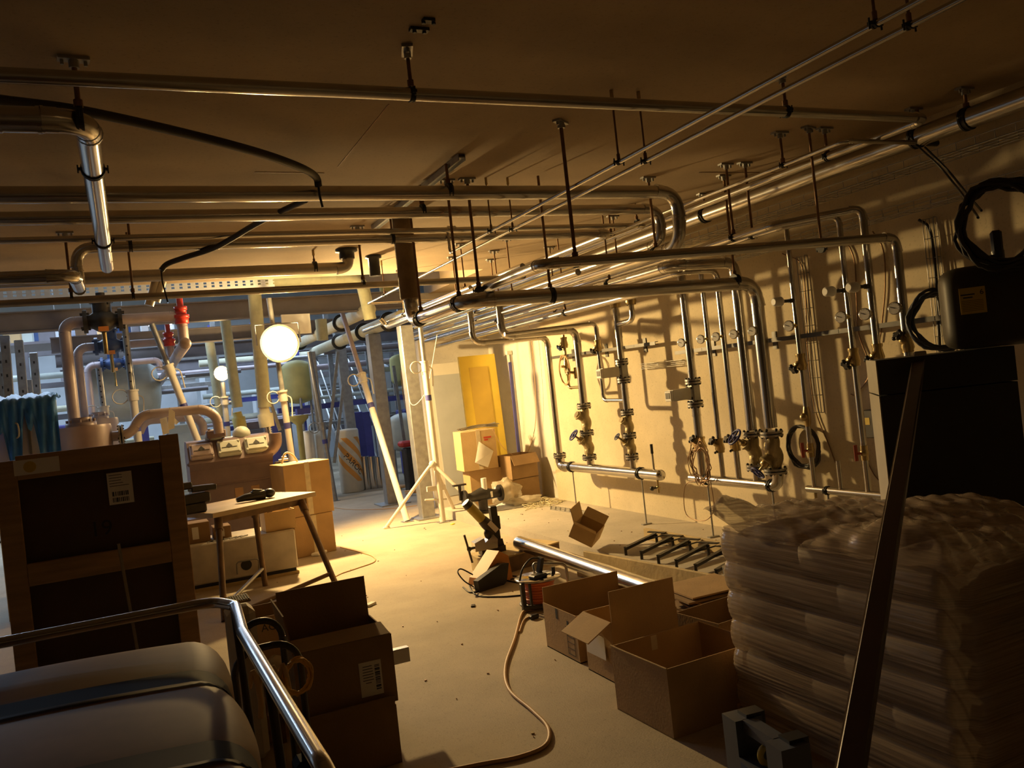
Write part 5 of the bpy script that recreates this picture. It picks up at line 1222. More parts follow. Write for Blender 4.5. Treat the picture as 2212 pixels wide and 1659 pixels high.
b = MB(); q = V((.238, 1.62, .93)); b.box(q, (.05,.06,.04), None, .01); b.cyl(q+V((0,0,.07)), q-V((0,0,.05)), .009, 8); b.tube(smoothpath([q, q+V((-.03,-.05,-.09)), q+V((-.035,.0,-.10)), q+V((-.04,.1,-.12))], 4), .012, 6); part('buckle', b, 'strap_black', t)
# black hoop truck and things behind it
t = thing('hand_truck', 'black tubular hand truck with two nested hoops behind the chrome frame', 'hand truck', (.40, 3.35, 0))
for i, (x0, x1, y, z) in enumerate(((.26,.50,3.30,.72),(.30,.46,3.42,.79))):
    b = MB()
    for q in fillet([(x0, y, .05), (x0, y, z), (x1, y, z), (x1, y, .05)], .09, 6): b.tube([q[1], q[2]] if q[0] == 's' else q[1], .013, 10)
    part('hoop', b, 'dark_steel', t)
part('toe_plate', MB().box((.38, 3.28, .03), (.30,.18,.012)), 'dark_steel', t)
for x in (.24,.52): part('wheel', MB().cyl((x-.02, 3.44, .10), (x+.02, 3.44, .10), .10, 18), 'black_rubber', t)
coil('cord_coil', 'small coil of bright orange cord hanging on the black hoop truck', (.475, 3.24, .60), (.3,-1,.1), .052, .0045, 8, 'cord_yellow', 'cord', 1.15, .02)
b = MB()
for k in range(4): b.tube(smoothpath([V((.30+k*.035, 3.245, .60)), V((.32+k*.035, 3.22, .66)), V((.335+k*.035, 3.24, .55)), V((.33+k*.035,3.25,.48))], 4), .010, 8)
single('glove_fingers', b, 'cardboard_light', 'pale work glove hooked over the black hoop truck', 'glove')
hx = .375; hy = 4.12; t = thing('fan_heater', 'beige upright heater with a grille on top behind the chrome frame', 'heater', (hx, hy, 0))
part('body', MB().box((hx, hy, .37), (.125, .20, .70), None, .03), 'cream_panel', t)
b = MB(); b.box((hx, hy, .745), (.10, .15, .012), None, .004); part('grille', b, 'cardboard', t)
b = MB()
for i in range(9):
    for j in range(4): b.box((hx-.042+i*.0105, hy-.05+j*.032, .7525), (.006,.022,.003))
part('slots', b, 'ink', t)
zf = ony(590,1342,4.35).z
t = carton('dark printed carton behind the black hoop truck with lettering on its side', (.66, 4.50, 0), (.46,.30,zf+.03), .0, 'cardboard_dark')
b = text_mb('AGEBI', .052); b.xf(frame((-.10, -.1515, zf-.025), (1,0,0), (0,0,1))); part('lettering', b, 'ink', t, world=False)
b = MB(); b.box((.05, -.151, zf-.20), (.05,.002,.09)); part('print', b, 'ink_red', t, world=False)
for i, (px, py, Y) in enumerate(((596,1420,4.2),)):
    p = ony(px, py, Y); bag('small crumpled plastic scrap beside the open front carton', (p.x, 4.3, .33), (.05,.04,.06), name='plastic_scrap')
    single('wooden_block', MB().box((p.x, 4.3, .10), (.3,.10,.199)), 'pine', 'wooden block behind the open front carton', 'block')
a = ony(560,1492,4.22); c = ony(886,1425,4.22); c.z = a.z; b = MB()
b.bar(a, c, .004, .07, up=(0,0,1)); b.bar(a+V((0,.02,.035)), c+V((0,.02,.035)), .04, .004, up=(0,0,1)); b.bar(a+V((0,.02,-.035)), c+V((0,.02,-.035)), .04, .004, up=(0,0,1))
t = thing('metal_channel', 'metal channel bar sticking out behind the open front carton', 'channel', a); part('bar', b, 'steel_dull', t)
for f in (.1,.75): part('trestle', MB().box(a.lerp(c, f)+V((0,.02,-.038-(a.z-.037)/2)), (.05,.06,a.z-.039)), 'bench_leg', t)
# ================================================================ front cartons
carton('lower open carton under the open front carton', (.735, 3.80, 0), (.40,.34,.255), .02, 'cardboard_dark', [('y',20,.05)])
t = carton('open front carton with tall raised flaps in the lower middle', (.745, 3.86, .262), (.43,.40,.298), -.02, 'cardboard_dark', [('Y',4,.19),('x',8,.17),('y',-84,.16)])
shipping_label(t, (.105, -.2015, .125), (1,0,0), (0,0,1), .098, .145, top=None) if False else None
F_ = frame((.105, -.2025, .125), (1,-.03,0), (.03,0,1)); b = MB(); b.box((0,0,.0006), (.098,.150,.0012)); b.xf(F_); lb = part('shipping_label', b, 'paper', t, world=False)
k = MB(); random.seed(5)
for i in range(7): k.box((-.012, .055-i*.012, .0014), (.05*random.uniform(.5,1), .003, .0005))
y0 = -.05
while y0 < .06:
    h = random.choice((.003,.005,.007)); k.box((.030, y0, .0014), (.022, h, .0005)); y0 += h+.003
k.xf(F_); part('print', k, 'ink', lb, world=False)
# G group right of the walkway
t = carton('open carton with printed handling marks beside the cable reel', (2.42, 4.395, 0), (.54,.41,.268), 0, 'cardboard', [('Y',-2,.09)])
b = MB()
for k in range(5): b.box((-.2712, -.12, .03+k*.034), (.001, .085, .003))
for y in (-.162,-.078): b.box((-.2712, y, .098), (.001,.003,.14))
b.box((-.2712, -.10, .205), (.001,.02,.03)); b.box((-.2712, -.13, .20), (.001,.02,.02)); b.box((-.2712, -.08, .18), (.001,.02,.01)); b.box((-.2712, .03, .235), (.001,.025,.06))
part('print', b, 'ink', t, world=False)
t = carton('pale carton with one tall flap raised towards the viewer, between two open cartons', (2.345, 3.93, 0), (.41,.30,.32), 0, 'cardboard', [('y',0,.16),('x',118,.165)])
b = MB(); b.box((-.2165, .02, .17), (.002,.20,.12)); part('print', b, 'paper', t, world=False)
t = carton('largest open carton, empty, in front of the wrapped pallet', (2.245, 3.30, 0), (.53,.44,.305), .03, 'cardboard', [('X',95,.2)] if False else ())
b = MB(); b.box((-.02, .2135, .265), (.035,.001,.07)); part('tape', b, 'tape', t, world=False)
b = MB(); b.tube([(-.265,-.22,.306),(-.268,-.05,.308),(-.264,.1,.305),(-.265,.22,.307)], .004, 6); part('torn_edge', b, 'cardboard_light', t, world=False)
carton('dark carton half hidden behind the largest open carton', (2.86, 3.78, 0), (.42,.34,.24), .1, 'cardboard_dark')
for i in range(6):
    w = random.uniform(.34,.42); single('flat_cardboard', MB().box((3.06+random.uniform(-.05,.05), 4.22+random.uniform(-.04,.04), .155+i*.019), (w, .38, .010), (random.uniform(-.01,.01), random.uniform(-.012,.012), random.uniform(-.25,.25))), ['cardboard_dark','cardboard_dark','cardboard_dark','cardboard','cardboard_dark','cardboard'][i], 'flattened cardboard sheet in the loose pile, '+('lowest','second from the bottom','third from the bottom','fourth from the bottom','fifth from the bottom','topmost')[i], 'cardboard', 'flattened cardboard pile')
single('folded_carton', MB().box((3.06, 4.22, .068), (.30,.30,.134)), 'cardboard_dark', 'folded carton base under the pile of flattened cardboard', 'cardboard')
# ================================================================ plinth boards with brackets
def plank(label, p, q, h, th=.03, z=.1, m='plank'):
    a, c = V(p), V(q); a.z = c.z = z+h/2+.001; return single('timber_plank', MB().bar(a, c, th, h, up=(0,0,1), bev=.003), m, label, 'plank')
p1, p2 = onz(1262,1212,.1), onz(1560,1278,.1)
plank('front board of the pair of old planks on edge beside the shiny floor pipe', (3.16,6.02,0), (3.33,4.62,0), .10, .03, .0)
plank('inner board standing on edge behind the front plank, holding the brackets', (3.29,6.12,0), (3.49,4.58,0), .165, .03, .0)
plank('rear plank on edge behind the dark steel brackets', (4.04,6.35,0), (4.10,4.65,0), .10)
for i in range(7):
    y = 6.0-i*.235; t = thing('steel_bracket', 'dark steel cantilever bracket lying between the planks, '+('first','second','third','fourth','fifth','sixth','seventh')[i]+' from the left', 'bracket', (3.85, y, .1)); t['group'] = 'steel brackets'
    a = V((3.58, y-.05, .165)); c = V((4.00, y+.10, .200)); b = MB(); b.bar(a, c, .034, .005, up=(0,0,1)); b.bar(a+V((0,.015,-.016)), c+V((0,.015,-.016)), .005, .034, up=(0,0,1)); part('arm', b, 'dark_steel', t)
    b = MB(); d = (c-a).normalized(); n = V((-d.y, d.x, 0)); b.bar(c-n*.09, c+n*.09, .04, .008, up=(0,0,1)); b.bar(a.lerp(c,.6)-V((0,0,.02)), c-n*.07-V((0,0,.02)), .02, .006); part('head_plate', b, 'dark_steel', t)
    part('foot', MB().cyl((a.x, a.y, .101), (a.x, a.y, .16), .012, 8), 'dark_steel', t); part('foot', MB().cyl((c.x-.03, c.y-.03, .101), (c.x-.03, c.y-.03, .19), .012, 8), 'dark_steel', t)
p = onz(1555, 1240, .1); b = MB(); b.lathe([(.05,0),(.06,.10)], (3.62, 4.66, .1+.0), (0,0,1), 16); single('grey_sleeve', b, 'galv', 'short round sleeve at the right end of the planks', 'sleeve')
# shiny pipe across a timber
t = thing('loose_pipe', 'bright polished steel pipe lying loose across timbers on the floor', 'pipe', (3.0, 5.8, .12)); a, c = onz(1122,1174,.20), onz(1392,1275,.20); c = V((2.93, 4.55, .19)); a.z = .205
r = .060; b = MB(); b.tube([a, c], r, 24, caps=False); b.tube([a, c], r-.004, 24, caps=False); part('tube', b, 'steel', t)
b = MB()
for q, d in ((a, (a-c).normalized()), (c, (c-a).normalized())): b.tube([q-d*.002, q], r-.003, 24)
part('end_rim', b, 'dark_steel', t)
single('support_block', MB().box((2.98, 4.78, .065), (.22,.09,.129)), 'pine', 'timber block carrying the hidden end of the polished pipe', 'block')
# timber platform with magnetic drill
w0, w1, w2 = V((2.60, 6.80, 0)), V((3.30, 6.75, 0)), V((3.20, 7.25, 0))
t = thing('timber_platform', 'low pale timber box under the drill stand', 'platform', (2.95, 7.0, 0))
part('top_board', MB().quadplate((2.56,6.52,.130),(3.40,6.78,.130),(3.28,7.20,.130),(2.62,7.02,.130), .012), 'plank', t)
part('side_board', MB().quadplate((2.57,6.55,.0),(3.39,6.80,.0),(3.39,6.80,.128),(2.57,6.55,.128), .02), 'bench_leg', t)
part('end_board', MB().quadplate((2.64,7.0,.0),(2.585,6.57,.0),(2.585,6.57,.128),(2.64,7.0,.128), .02), 'plank', t)
part('rear_board', MB().quadplate((3.24,7.16,.0),(2.66,7.0,.0),(2.66,7.0,.128),(3.24,7.16,.128), .02), 'plank', t)
dz = .1425; base = V((2.72, 6.86, dz))
t = thing('drill_stand', 'pipe drilling machine with yellow motor on a vice stand', 'drill', base)
b = MB(); b.prism([base+V(v) for v in ((-.06,-.05,0),(.18,-.02,0),(.17,.08,0),(-.05,.06,0))], (0,0,.05)); b.bar(base+V((.13,.03,.04)), base+V((.12,.03,.10)), .09, .07); part('base', b, 'dark_steel', t)
b = MB(); b.bar(base+V((.125,.035,.05)), base+V((.115,.035,.40)), .062, .062, bev=.006); b.box(base+V((.145,.03,.25)), (.04,.05,.12), None, .006); part('column', b, 'dark_steel', t)
b = MB(); b.prism([base+V(v) for v in ((-.12,-.05,.045),(-.12,-.05,.12),(-.03,-.05,.15),(-.02,-.05,.11),(.03,-.05,.14),(.06,-.05,.17),(.10,-.05,.12),(.09,-.05,.045))], (.01,.11,0)); part('vice_jaws', b, 'steel', t)
b = MB(); q = base+V((-.165,-.02,.075)); b.cyl(q, q+V((.06,.0,.005)), .012, 8); b.cyl(q+V((-.035,-.01,.13)), q+V((.015,0,-.12)), .010, 8); b.sph(q, .022, 10, 8); part('cross_handle', b, 'dark_steel', t)
m0, m1 = base+V((.07,-.02,.20)), base+V((-.145,-.02,.47)); d = (m1-m0).normalized()
b = MB(); b.tube([m0-d*.02, m0+d*.08, m0+d*.14], [.045,.052,.045], 16); b.sph(m0+V((-.045,-.01,-.02)), (.042,.035,.05), 12, 8); part('gear_head', b, 'dark_steel', t)
part('motor', MB().tube([m0+d*.14, m0+d*.31], .043, 16), 'tool_yellow', t)
b = MB(); b.tube([m0+d*.31, m0+d*.315, m0+d*.36], [.045,.047,.040], 16); part('end_cap', b, 'black_plastic', t)
b = MB(); n = V((0,-1,0)); x = d; F = frame(m0+d*.05+V((.02,-.053,-.0)), x, n.cross(x)*-1 if False else V((d.z,0,-d.x))); b.box((0,0,0), (.11,.045,.003)); b.xf(F); part('rating_plate', b, 'white_plastic', t)
# orange black tool and cables
q = V((2.46, 6.36, 0)); t = thing('battery_charger', 'orange and black wedge-shaped power tool case on the floor', 'power tool', q)
b = MB(); pr = [q+V(v) for v in ((-.06,-.10,.03),(.20,-.02,.0),(.27,-.0,.0),(.25,.0,.20),(.16,-.03,.26),(-.04,-.09,.08))]; b.prism(pr, (-.05,.14,0)); part('body', b, 'tool_orange', t)
b = MB(); b.prism([q+V(v) for v in ((-.12,-.13,.0),(.12,-.058,.0),(.15,-.05,.02),(.19,-.038,.16),(.12,-.058,.17),(-.13,-.133,.09))], (.02,-.05,0)); part('grip', b, 'black_plastic', t)
cable('thin black cable lying in a loop in front of the orange tool', [q+V((-.13,-.13,.04)), q+V((-.20,-.12,.10)), q+V((-.22,-.05,.16)), q+V((-.17,.0,.17)), q+V((-.10,-.06,.12))], .006, 'black_rubber', 'power_cord', 'cable')
cable('black mains cable snaking on the floor between the orange tool and the cable reel', [onz(px,py,.006) for px,py in ((1000,1268),(1018,1280),(1050,1268),(1015,1262),(1030,1286),(1080,1289),(1125,1286))], .006, 'black_rubber', 'power_cord', 'cable')
cable('second black cable lying behind the orange tool', [onz(px,py,.006) for px,py in ((1085,1255),(1110,1250),(1128,1248),(1105,1244),(1090,1252),(1120,1258),(1132,1256))], .006, 'black_rubber', 'power_cord', 'cable')
# cable reel
c0 = V((2.535, 5.46, 0)); t = thing('cable_reel', 'cable reel wound with red-orange cord and silver top plate', 'cable reel', c0)
b = MB(); b.lathe([(.02,.20),(.165,.20),(.168,.207),(.160,.212),(.02,.214)], c0, seg=32); part('top_flange', b, 'chrome', t)
b = MB()
for k in range(8): b.torus(c0+V((0,0,.045+k*.019)), (0,0,1), .105+.006*sin(k*2), .0105, 28, 8)
b.lathe([(.095,.035),(.095,.19)], c0, seg=24); part('wound_cord', b, 'reel_red', t)
b = MB(); b.lathe([(.02,.022),(.15,.022),(.15,.032),(.02,.034)], c0, seg=28); part('bottom_flange', b, 'dark_steel', t)
b = MB(); b.box(c0+V((-.02,-.05,.226)), (.12,.08,.028), (0,0,.2), .008); b.box(c0+V((.02,-.02,.29)), (.03,.05,.12), (.25,.1,.3), .008); b.tube(smoothpath([c0+V((.02,-.02,.34)), c0+V((-.05,-.03,.35)), c0+V((-.13,-.05,.30)), c0+V((-.17,-.06,.22))], 5), .007, 8); part('socket', b, 'black_plastic', t)
b = MB(); b.box(c0+V((.09,.03,.2165)), (.10,.07,.003), (0,0,.3)); part('data_plate', b, 'paper', t)
b = MB(); b.cyl(c0+V((.13,-.0,.212)), c0+V((.13,0,.255)), .014, 10); part('crank_knob', b, 'black_plastic', t)
b = MB()
for q in fillet([c0+V((.05,.15,.215)), c0+V((.05,.17,.27)), c0+V((.26,.05,.245)), c0+V((.25,.02,.012))], .04, 5): b.tube([q[1], q[2]] if q[0] == 's' else q[1], .011, 10)
b.tube([c0+V((.25,.02,.012)), c0+V((.0,-.13,.012)), c0+V((-.15,-.06,.012))], .011, 8); part('frame', b, 'steel_dull', t)
b = MB(); b.box(c0+V((-.155,-.06,.10)), (.03,.035,.20), None, .005); b.box(c0+V((-.09,-.11,.03)), (.16,.03,.03), (0,0,-.4), .005); b.box(c0+V((-.115,-.10,.11)), (.014,.02,.17)); part('side_bracket', b, 'dark_steel', t)
cable('thick tan cable running from the reel in an S curve towards the lower edge', [c0+V((-.12,-.10,.02))]+[onz(px,py,.009) for px,py in ((1128,1325),(1112,1380),(1092,1440),(1100,1490),(1150,1535),(1184,1572),(1178,1610),(1120,1635),(1040,1650),(930,1672))], .0095, 'cord_tan', 'extension_cord', 'cable')
cable('short tan cable end with a dark plug beside the reel', [onz(px,py,.007) for px,py in ((1122,1365),(1132,1340),(1148,1332),(1160,1333))], .007, 'cord_tan', 'extension_cord', 'cable')
p = onz(1154,1332,.015); single('mains_plug', MB().box(p, (.07,.035,.03), (0,0,.2), .008), 'dark_steel', 'dark mains plug on the floor below the cable reel', 'plug')
cable('thin pale cable curving on the bright floor right of the bottom carton', [onz(px,py,.005) for px,py in ((735,1182),(775,1192),(805,1202),(808,1214),(770,1228),(735,1240),(717,1252),(722,1266),(742,1276))], .006, 'cord_tan', 'loose_cable', 'cable')
cable('thin dark cable straight across the floor behind the bright spot', [onz(px,py,.005) for px,py in ((722,1097),(770,1101),(850,1098),(900,1092))], .006, 'cord_tan', 'loose_cable', 'cable')
cable('orange cord hanging beside the second square column', [ony(866,800,12.3), ony(872,860,12.3), ony(880,900,12.3), onz(895,1010,.05), onz(900,1055,.02)], .008, 'cord_tan', 'loose_cable', 'cable')
cable('thin pale wire tied round the nearest square column', [ony(868,745,10.2), ony(880,830,10.2), ony(888,872,10.2), ony(905,868,10.15), ony(925,830,10.1), ony(945,720,10.1)], .005, 'off_white', 'loose_cable', 'cable')
# plinth objects
t = carton('small open carton lying tilted at the plinth edge', (3.52, 6.52, .19), (.27,.22,.13), .75, 'cardboard_light', [('Y',35,.13),('x',55,.10),('X',50,.10)], tilt=(.50,-.10))
b = V((3.76, 9.42, .1)); t = thing('three_way_valve', 'black cast three-way valve body with white plastic stem standing on the plinth', 'valve', b)
k = MB(); k.tube([b+V((-.20,-.0,.20)), b+V((-.14,0,.20)), b+V((0,0,.22)), b+V((.16,0,.20)), b+V((.22,0,.20))], [.055,.055,.085,.055,.055], 16); k.lathe([(.06,0),(.055,.08),(.06,.18)], b, seg=16); part('body', k, 'dark_steel', t)
k = MB()
for x in (-.24,.22): k.tube([b+V((x,0,.20)), b+V((x+.03,0,.20))], .10, 20)
part('side_flange', k, 'dark_steel', t); part('bottom_flange', MB().lathe([(.10,0),(.10,.025)], b, seg=20), 'dark_steel', t)
k = MB(); k.bar(b+V((-.26,.05,.18)), b+V((-.26,.05,.36)), .03, .03); k.box(b+V((-.26,.05,.365)), (.16,.06,.02)); part('lever', k, 'dark_steel', t)
part('stem', MB().cyl(b+V((.03,-.02,.27)), b+V((.03,-.02,.41)), .035, 14), 'white_plastic', t); part('label', MB().box(b+V((.09,-.085,.21)), (.025,.004,.07)), 'paper', t)
p = onz(1095,1097,.104); b = MB(); b.add([p+V(v) for v in ((-.25,-.1,0),(.2,-.15,0),(.3,.1,.0),(.0,.12,.06),(-.2,.1,.0))], [(0,1,2,3),(0,3,4)]); b.add([p+V(v)-V((0,0,.002)) for v in ((-.25,-.1,0),(.2,-.15,0),(.3,.1,.0),(.0,.12,.06),(-.2,.1,.0))], [(3,2,1,0),(4,3,0)])
single('film_sheet', b, 'white_beam', 'white crumpled plastic sheet beside the black three-way valve', 'plastic sheet')
for i, (px, py, s, m, lab) in enumerate(((978,1133,.03,'yellow_scrap','yellow scrap on the floor near the tripod foot'),(1022,1310,.028,'dark_steel','dark crumb of waste on the floor left of the cable reel'),(1020,1300,.0,'',''),(1150,1584,.014,'plank','small wood splinter inside the curve of the tan cable'),(800,1308,.05,'paper','white paper corner behind the open front carton'),(1022,1120,.02,'paper','pale scrap beside the drill stand'),(690,1198,.09,'paper','white sheet on the floor in front of the bottom carton'))):
    if not s: continue
    p = onz(px, py, 0); b = MB(); b.box(p+V((0,0,s*.18+.001)), (s*2, s*1.1, s*.36), (0,0,px*.37), s*.1); single('floor_scrap', b, m, lab, 'scrap')
for i in range(26):
    p = V((random.uniform(1.0,2.9), random.uniform(4.0,9.5), 0)); 
b = MB()
for i in range(90):
    p = V((random.uniform(.9,3.4), random.uniform(3.2,10.5), .004)) if i < 66 else V((random.uniform(3.7,4.6), random.uniform(5.5,9), .104)); s = random.uniform(.003,.008); b.box(p, (s*2, s, .005), (0,0,random.uniform(0,3)))
single('floor_debris', b, 'copper_dull', 'scattered specks of rubble and dust over the concrete floor', 'debris', kind='stuff')
# ================================================================ work table, trunk, cartons behind
FL = V((.57,7.45,0)); u = V((.887,.462,0)); v = V((-.462,.887,0)); zt = .80
def tp(a, b, z): return FL+u*a+v*b+V((0,0,z))
t = thing('work_table', 'rough timber work table on round steel trestle legs beside the crate', 'table', tp(.53,.4,0))
part('table_top', MB().quadplate(tp(-.02,0,zt-.04), tp(1.06,0,zt-.04), tp(1.06,.78,zt-.04), tp(-.02,.78,zt-.04), .04), 'bench_top', t)
part('apron', MB().quadplate(tp(.06,.07,zt-.10), tp(1.0,.07,zt-.10), tp(1.0,.10,zt-.10), tp(.06,.10,zt-.10), .06), 'bench_leg', t)
feet = [(tp(.09,.10,zt-.05), V((.52,6.98,0))), (tp(.95,.10,zt-.05), V((1.46,7.12,0))), (V((.955,8.02,zt-.05)), V((.985,8.06,0))), (tp(1.0,.66,zt-.05), tp(1.03,.70,0))]
for a, c in feet:
    b = MB(); b.tube([a, c], .026, 12); b.tube([a, a.lerp(c,.14)], .035, 12); part('leg', b, 'bench_leg', t)
part('stretcher', MB().tube([feet[0][0].lerp(feet[0][1],.88), feet[2][0].lerp(feet[2][1],.78)], .016, 10), 'galv', t)
part('stretcher', MB().tube([feet[0][0].lerp(feet[0][1],1.0)+V((0,0,.02)), feet[1][0].lerp(feet[1][1],.80)], .018, 10), 'bench_leg', t)
q = tp(.60,.28,zt); t = thing('angle_grinder', 'black power tool lying on the right half of the work table', 'power tool', q)
b = MB(); b.tube([q+V((-.17,-.03,.028)), q+V((-.10,-.02,.04)), q+V((0,.0,.042)), q+V((.08,.02,.04))], [.02,.032,.04,.045], 12); b.sph(q+V((.13,.04,.045)), (.055,.05,.043), 12, 8); part('body', b, 'black_plastic', t)
part('side_handle', MB().tube([q+V((.06,.02,.075)), q+V((-.02,.0,.09))], .018, 10).box(q+V((.02,.01,.077)), (.12,.05,.02), (0,0,.4), .006), 'black_rubber', t)
q = tp(-.02,.30,zt); t = thing('bench_vice', 'black bench vice on the left end of the work table by the crate', 'vice', q)
b = MB(); b.box(q+V((0,0,.04)), (.20,.16,.08), (0,0,.3), .012); b.box(q+V((.02,0,.12)), (.26,.12,.09), (0,0,.3), .015); part('body', b, 'dark_steel', t)
b = MB(); b.box(q+V((.10,.03,.20)), (.22,.10,.05), (0,.05,.3), .008); b.box(q+V((-.05,-.02,.24)), (.12,.10,.06), (0,0,.3), .01); part('jaw', b, 'dark_steel', t)
t = thing('storage_chest', 'long dirty white storage chest on the floor under the work table', 'trunk', (.72, 8.75, 0)); y0 = 8.36
part('body', MB().box((.70, y0+.28, .245), (1.30,.56,.37), None, .012), 'trunk_white', t)
part('dark_gap', MB().box((.70, y0+.28, .045), (1.26,.52,.035)), 'ink', t); part('runner', MB().box((.70, y0+.02, .014), (1.30,.06,.028)), 'plank', t); part('runner', MB().box((.70, y0+.50, .014), (1.30,.06,.028)), 'plank', t)  # ink-black strip stands in for the dark gap beneath the chest
b = MB(); 
for q in fillet([(.78,y0-.01,.10),(.78,y0-.05,.22),(.98,y0-.05,.22),(.98,y0-.01,.10)], .03, 4): b.tube([q[1], q[2]] if q[0] == 's' else q[1], .007, 8)
part('handle', b, 'galv', t)
b = MB(); b.lathe([(.05,0),(.05,.004)], (.87, y0-.001, .17), (0,-1,0), 20); part('opening', b, 'ink', t)
for i, (x, w, h, m, lab) in enumerate(((.24,.12,.20,'case_grey','dark blue-grey case standing on the left of the white trunk'),(.46,.26,.19,'cardboard_dark','brown carton with label strip on the white trunk under the table'),(.70,.16,.12,'cardboard_dark','low brown carton on the middle of the white trunk'))):
    t = carton(lab, (x, y0+.25, .431), (w,.24,h), 0, m, closed=True)
    b = MB(); b.box((0,-.1215,h*.5), (w*.22,.001,h*.6)); part('label', b, 'paper', t, world=False)
b = MB()
for k in range(7): b.bar((.55+k*.05, y0+.03, .437), (.62+k*.05, y0+.09, .437), .012)
single('metal_strips', b, 'steel_dull', 'loose perforated metal strips along the front edge of the white trunk', 'metal strips', kind='stuff')
carton('small open pale carton standing on the right end of the white trunk', (1.225, y0+.17, .431), (.29,.24,.19), .06, 'cardboard_light')
carton('bottom carton of the two stacked beside the work table', (1.66, 9.40, 0), (.44,.42,.43), .17, 'cardboard', closed=True, tape=True)
carton('tall closed carton with taped seam on top of the bottom carton', (1.645, 9.42, .432), (.52,.44,.57), .17, 'cardboard', closed=True, tape=True)
b = MB(); q = V((1.50, 9.36, 1.004)); b.tube(smoothpath([q+V((-.05,0,.008)), q+V((-.02,0,.09)), q+V((.02,0,.12)), q+V((.08,0,.08)), q+V((.12,0,.008))], 4), .012, 6); single('lifting_strap', b, 'tape', 'pale strap loop on top of the tall taped carton', 'strap')
# ================================================================ wrapped pallet
PXa, PXb, PYa, PYb = 2.30, 3.12, 1.86, 3.02
t = thing('wooden_pallet', 'wooden pallet under the film-wrapped sacks at the lower right', 'pallet', (2.7, 2.44, 0))
for k in range(3): part('runner', MB().box((PXa+.06+k*.35, (PYa+PYb)/2, .035), (.10, PYb-PYa, .07)), 'pine', t)
for k in range(7): part('deck_board', MB().box(((PXa+PXb)/2, PYa+.06+k*(PYb-PYa-.12)/6, .081), (PXb-PXa, .12, .02)), 'pine', t)
def sack(label, c, d):
    b = MB(); nx, ny, nz = 14, 14, 8; vs = []
    b.sph((0,0,0), 1, 22, 12)
    rn = random.Random(int(c[0]*911+c[1]*37+c[2]*71))
    for i, p in enumerate(b.v):
        s = V([math.copysign(abs(w)**.42, w) for w in p]); m = max(abs(s.x), abs(s.y)); 
        s = V((s.x*d[0]/2, s.y*d[1]/2, s.z*d[2]/2)); s.z += .006*sin(s.x*25+rn.random()*6)*cos(s.y*21)
        b.v[i] = s+V(c)
    t = thing('sack', label, 'sack', (c[0], c[1], c[2]-d[2]/2), 0, 'sacks on the wrapped pallet'); part('bag', b, 'sack_paper', t)
    k = MB(); k.box((c[0]+d[0]*.05, c[1]-d[1]/2-.0015, c[2]-.01), (d[0]*.45, .004, d[2]*.38)); part('print', k, 'case_grey', t); return t
LH = .128; NL = 6; nm = ('bottom','second','third','fourth','fifth','top')
for L in range(NL):
    z = .093+LH*(L+.5)
    if L % 2 == 0:
        for j in range(2):
            for i in range(2): sack('pale filled sack in the %s layer of the wrapped pallet, %s %s' % (nm[L], ('near','far')[j], ('outer','inner')[i]), (PXa+.205+i*.41, PYa+.29+j*.58, z), (.40,.57,LH*1.02))
    else:
        for j in range(3): sack('pale filled sack in the %s layer of the wrapped pallet, %s' % (nm[L], ('nearest','middle','farthest')[j]), (PXa+.41, PYa+.193+j*.387, z), (.80,.38,LH*1.02))
t = thing('stretch_film', 'clear stretch film wrapped in tight bands around the pallet of sacks', 'plastic film', ((PXa+PXb)/2, (PYa+PYb)/2, .03))
per = []; rc = .06
def rrect(s):
    w, d = PXb-PXa, PYb-PYa; P = 2*(w+d); s = (s % 1)*P
    if s < d: return V((PXa, PYb-s, 0)), V((-1,0,0)), s, d
    s -= d
    if s < w: return V((PXa+s, PYa, 0)), V((0,-1,0)), s, w
    s -= w
    if s < d: return V((PXb, PYa+s, 0)), V((1,0,0)), s, d
    s -= d; return V((PXb-s, PYb, 0)), V((0,1,0)), s, w
NU, NV = 170, 230; ztop = .093+LH*NL; vs = []
for j in range(NV+1):
    z = .05+(ztop+.01-.05)*j/NV; lay = (z-.093)/LH; bl = abs(sin(pi*lay)) if z > .093 else .5
    for i in range(NU):
        p, n, s, L = rrect(i/NU); e = min(s, L-s); rnd = max(0, rc-e); 
        cen = V(((PXa+PXb)/2, (PYa+PYb)/2, 0)); inn = (cen-p).normalized()*(rc-math.sqrt(max(0, rc*rc-rnd*rnd)))*1.0
        off = .004+.024*bl**.5*(1 if e > .0 else .6)+.0012*sin(s*13+z*9)+(.0022*sin(2*pi*z/.0155+s*2.5+.8*sin(s*9))*math.exp(-((z-.27)/.055)**2)*math.exp(-((s-.22)/.25)**2) if i < NU*.3 else 0)+.0008*sin(2*pi*z/.023+s*5)
        vs.append(V((p.x, p.y, z))+n*off+inn)
b = MB(); b.add(vs, [(j*NU+i, j*NU+(i+1) % NU, (j+1)*NU+(i+1) % NU, (j+1)*NU+i) for j in range(NV) for i in range(NU)], True); part('side_wrap', b, 'film_clear', t)
NX, NY = 54, 70; vs = []
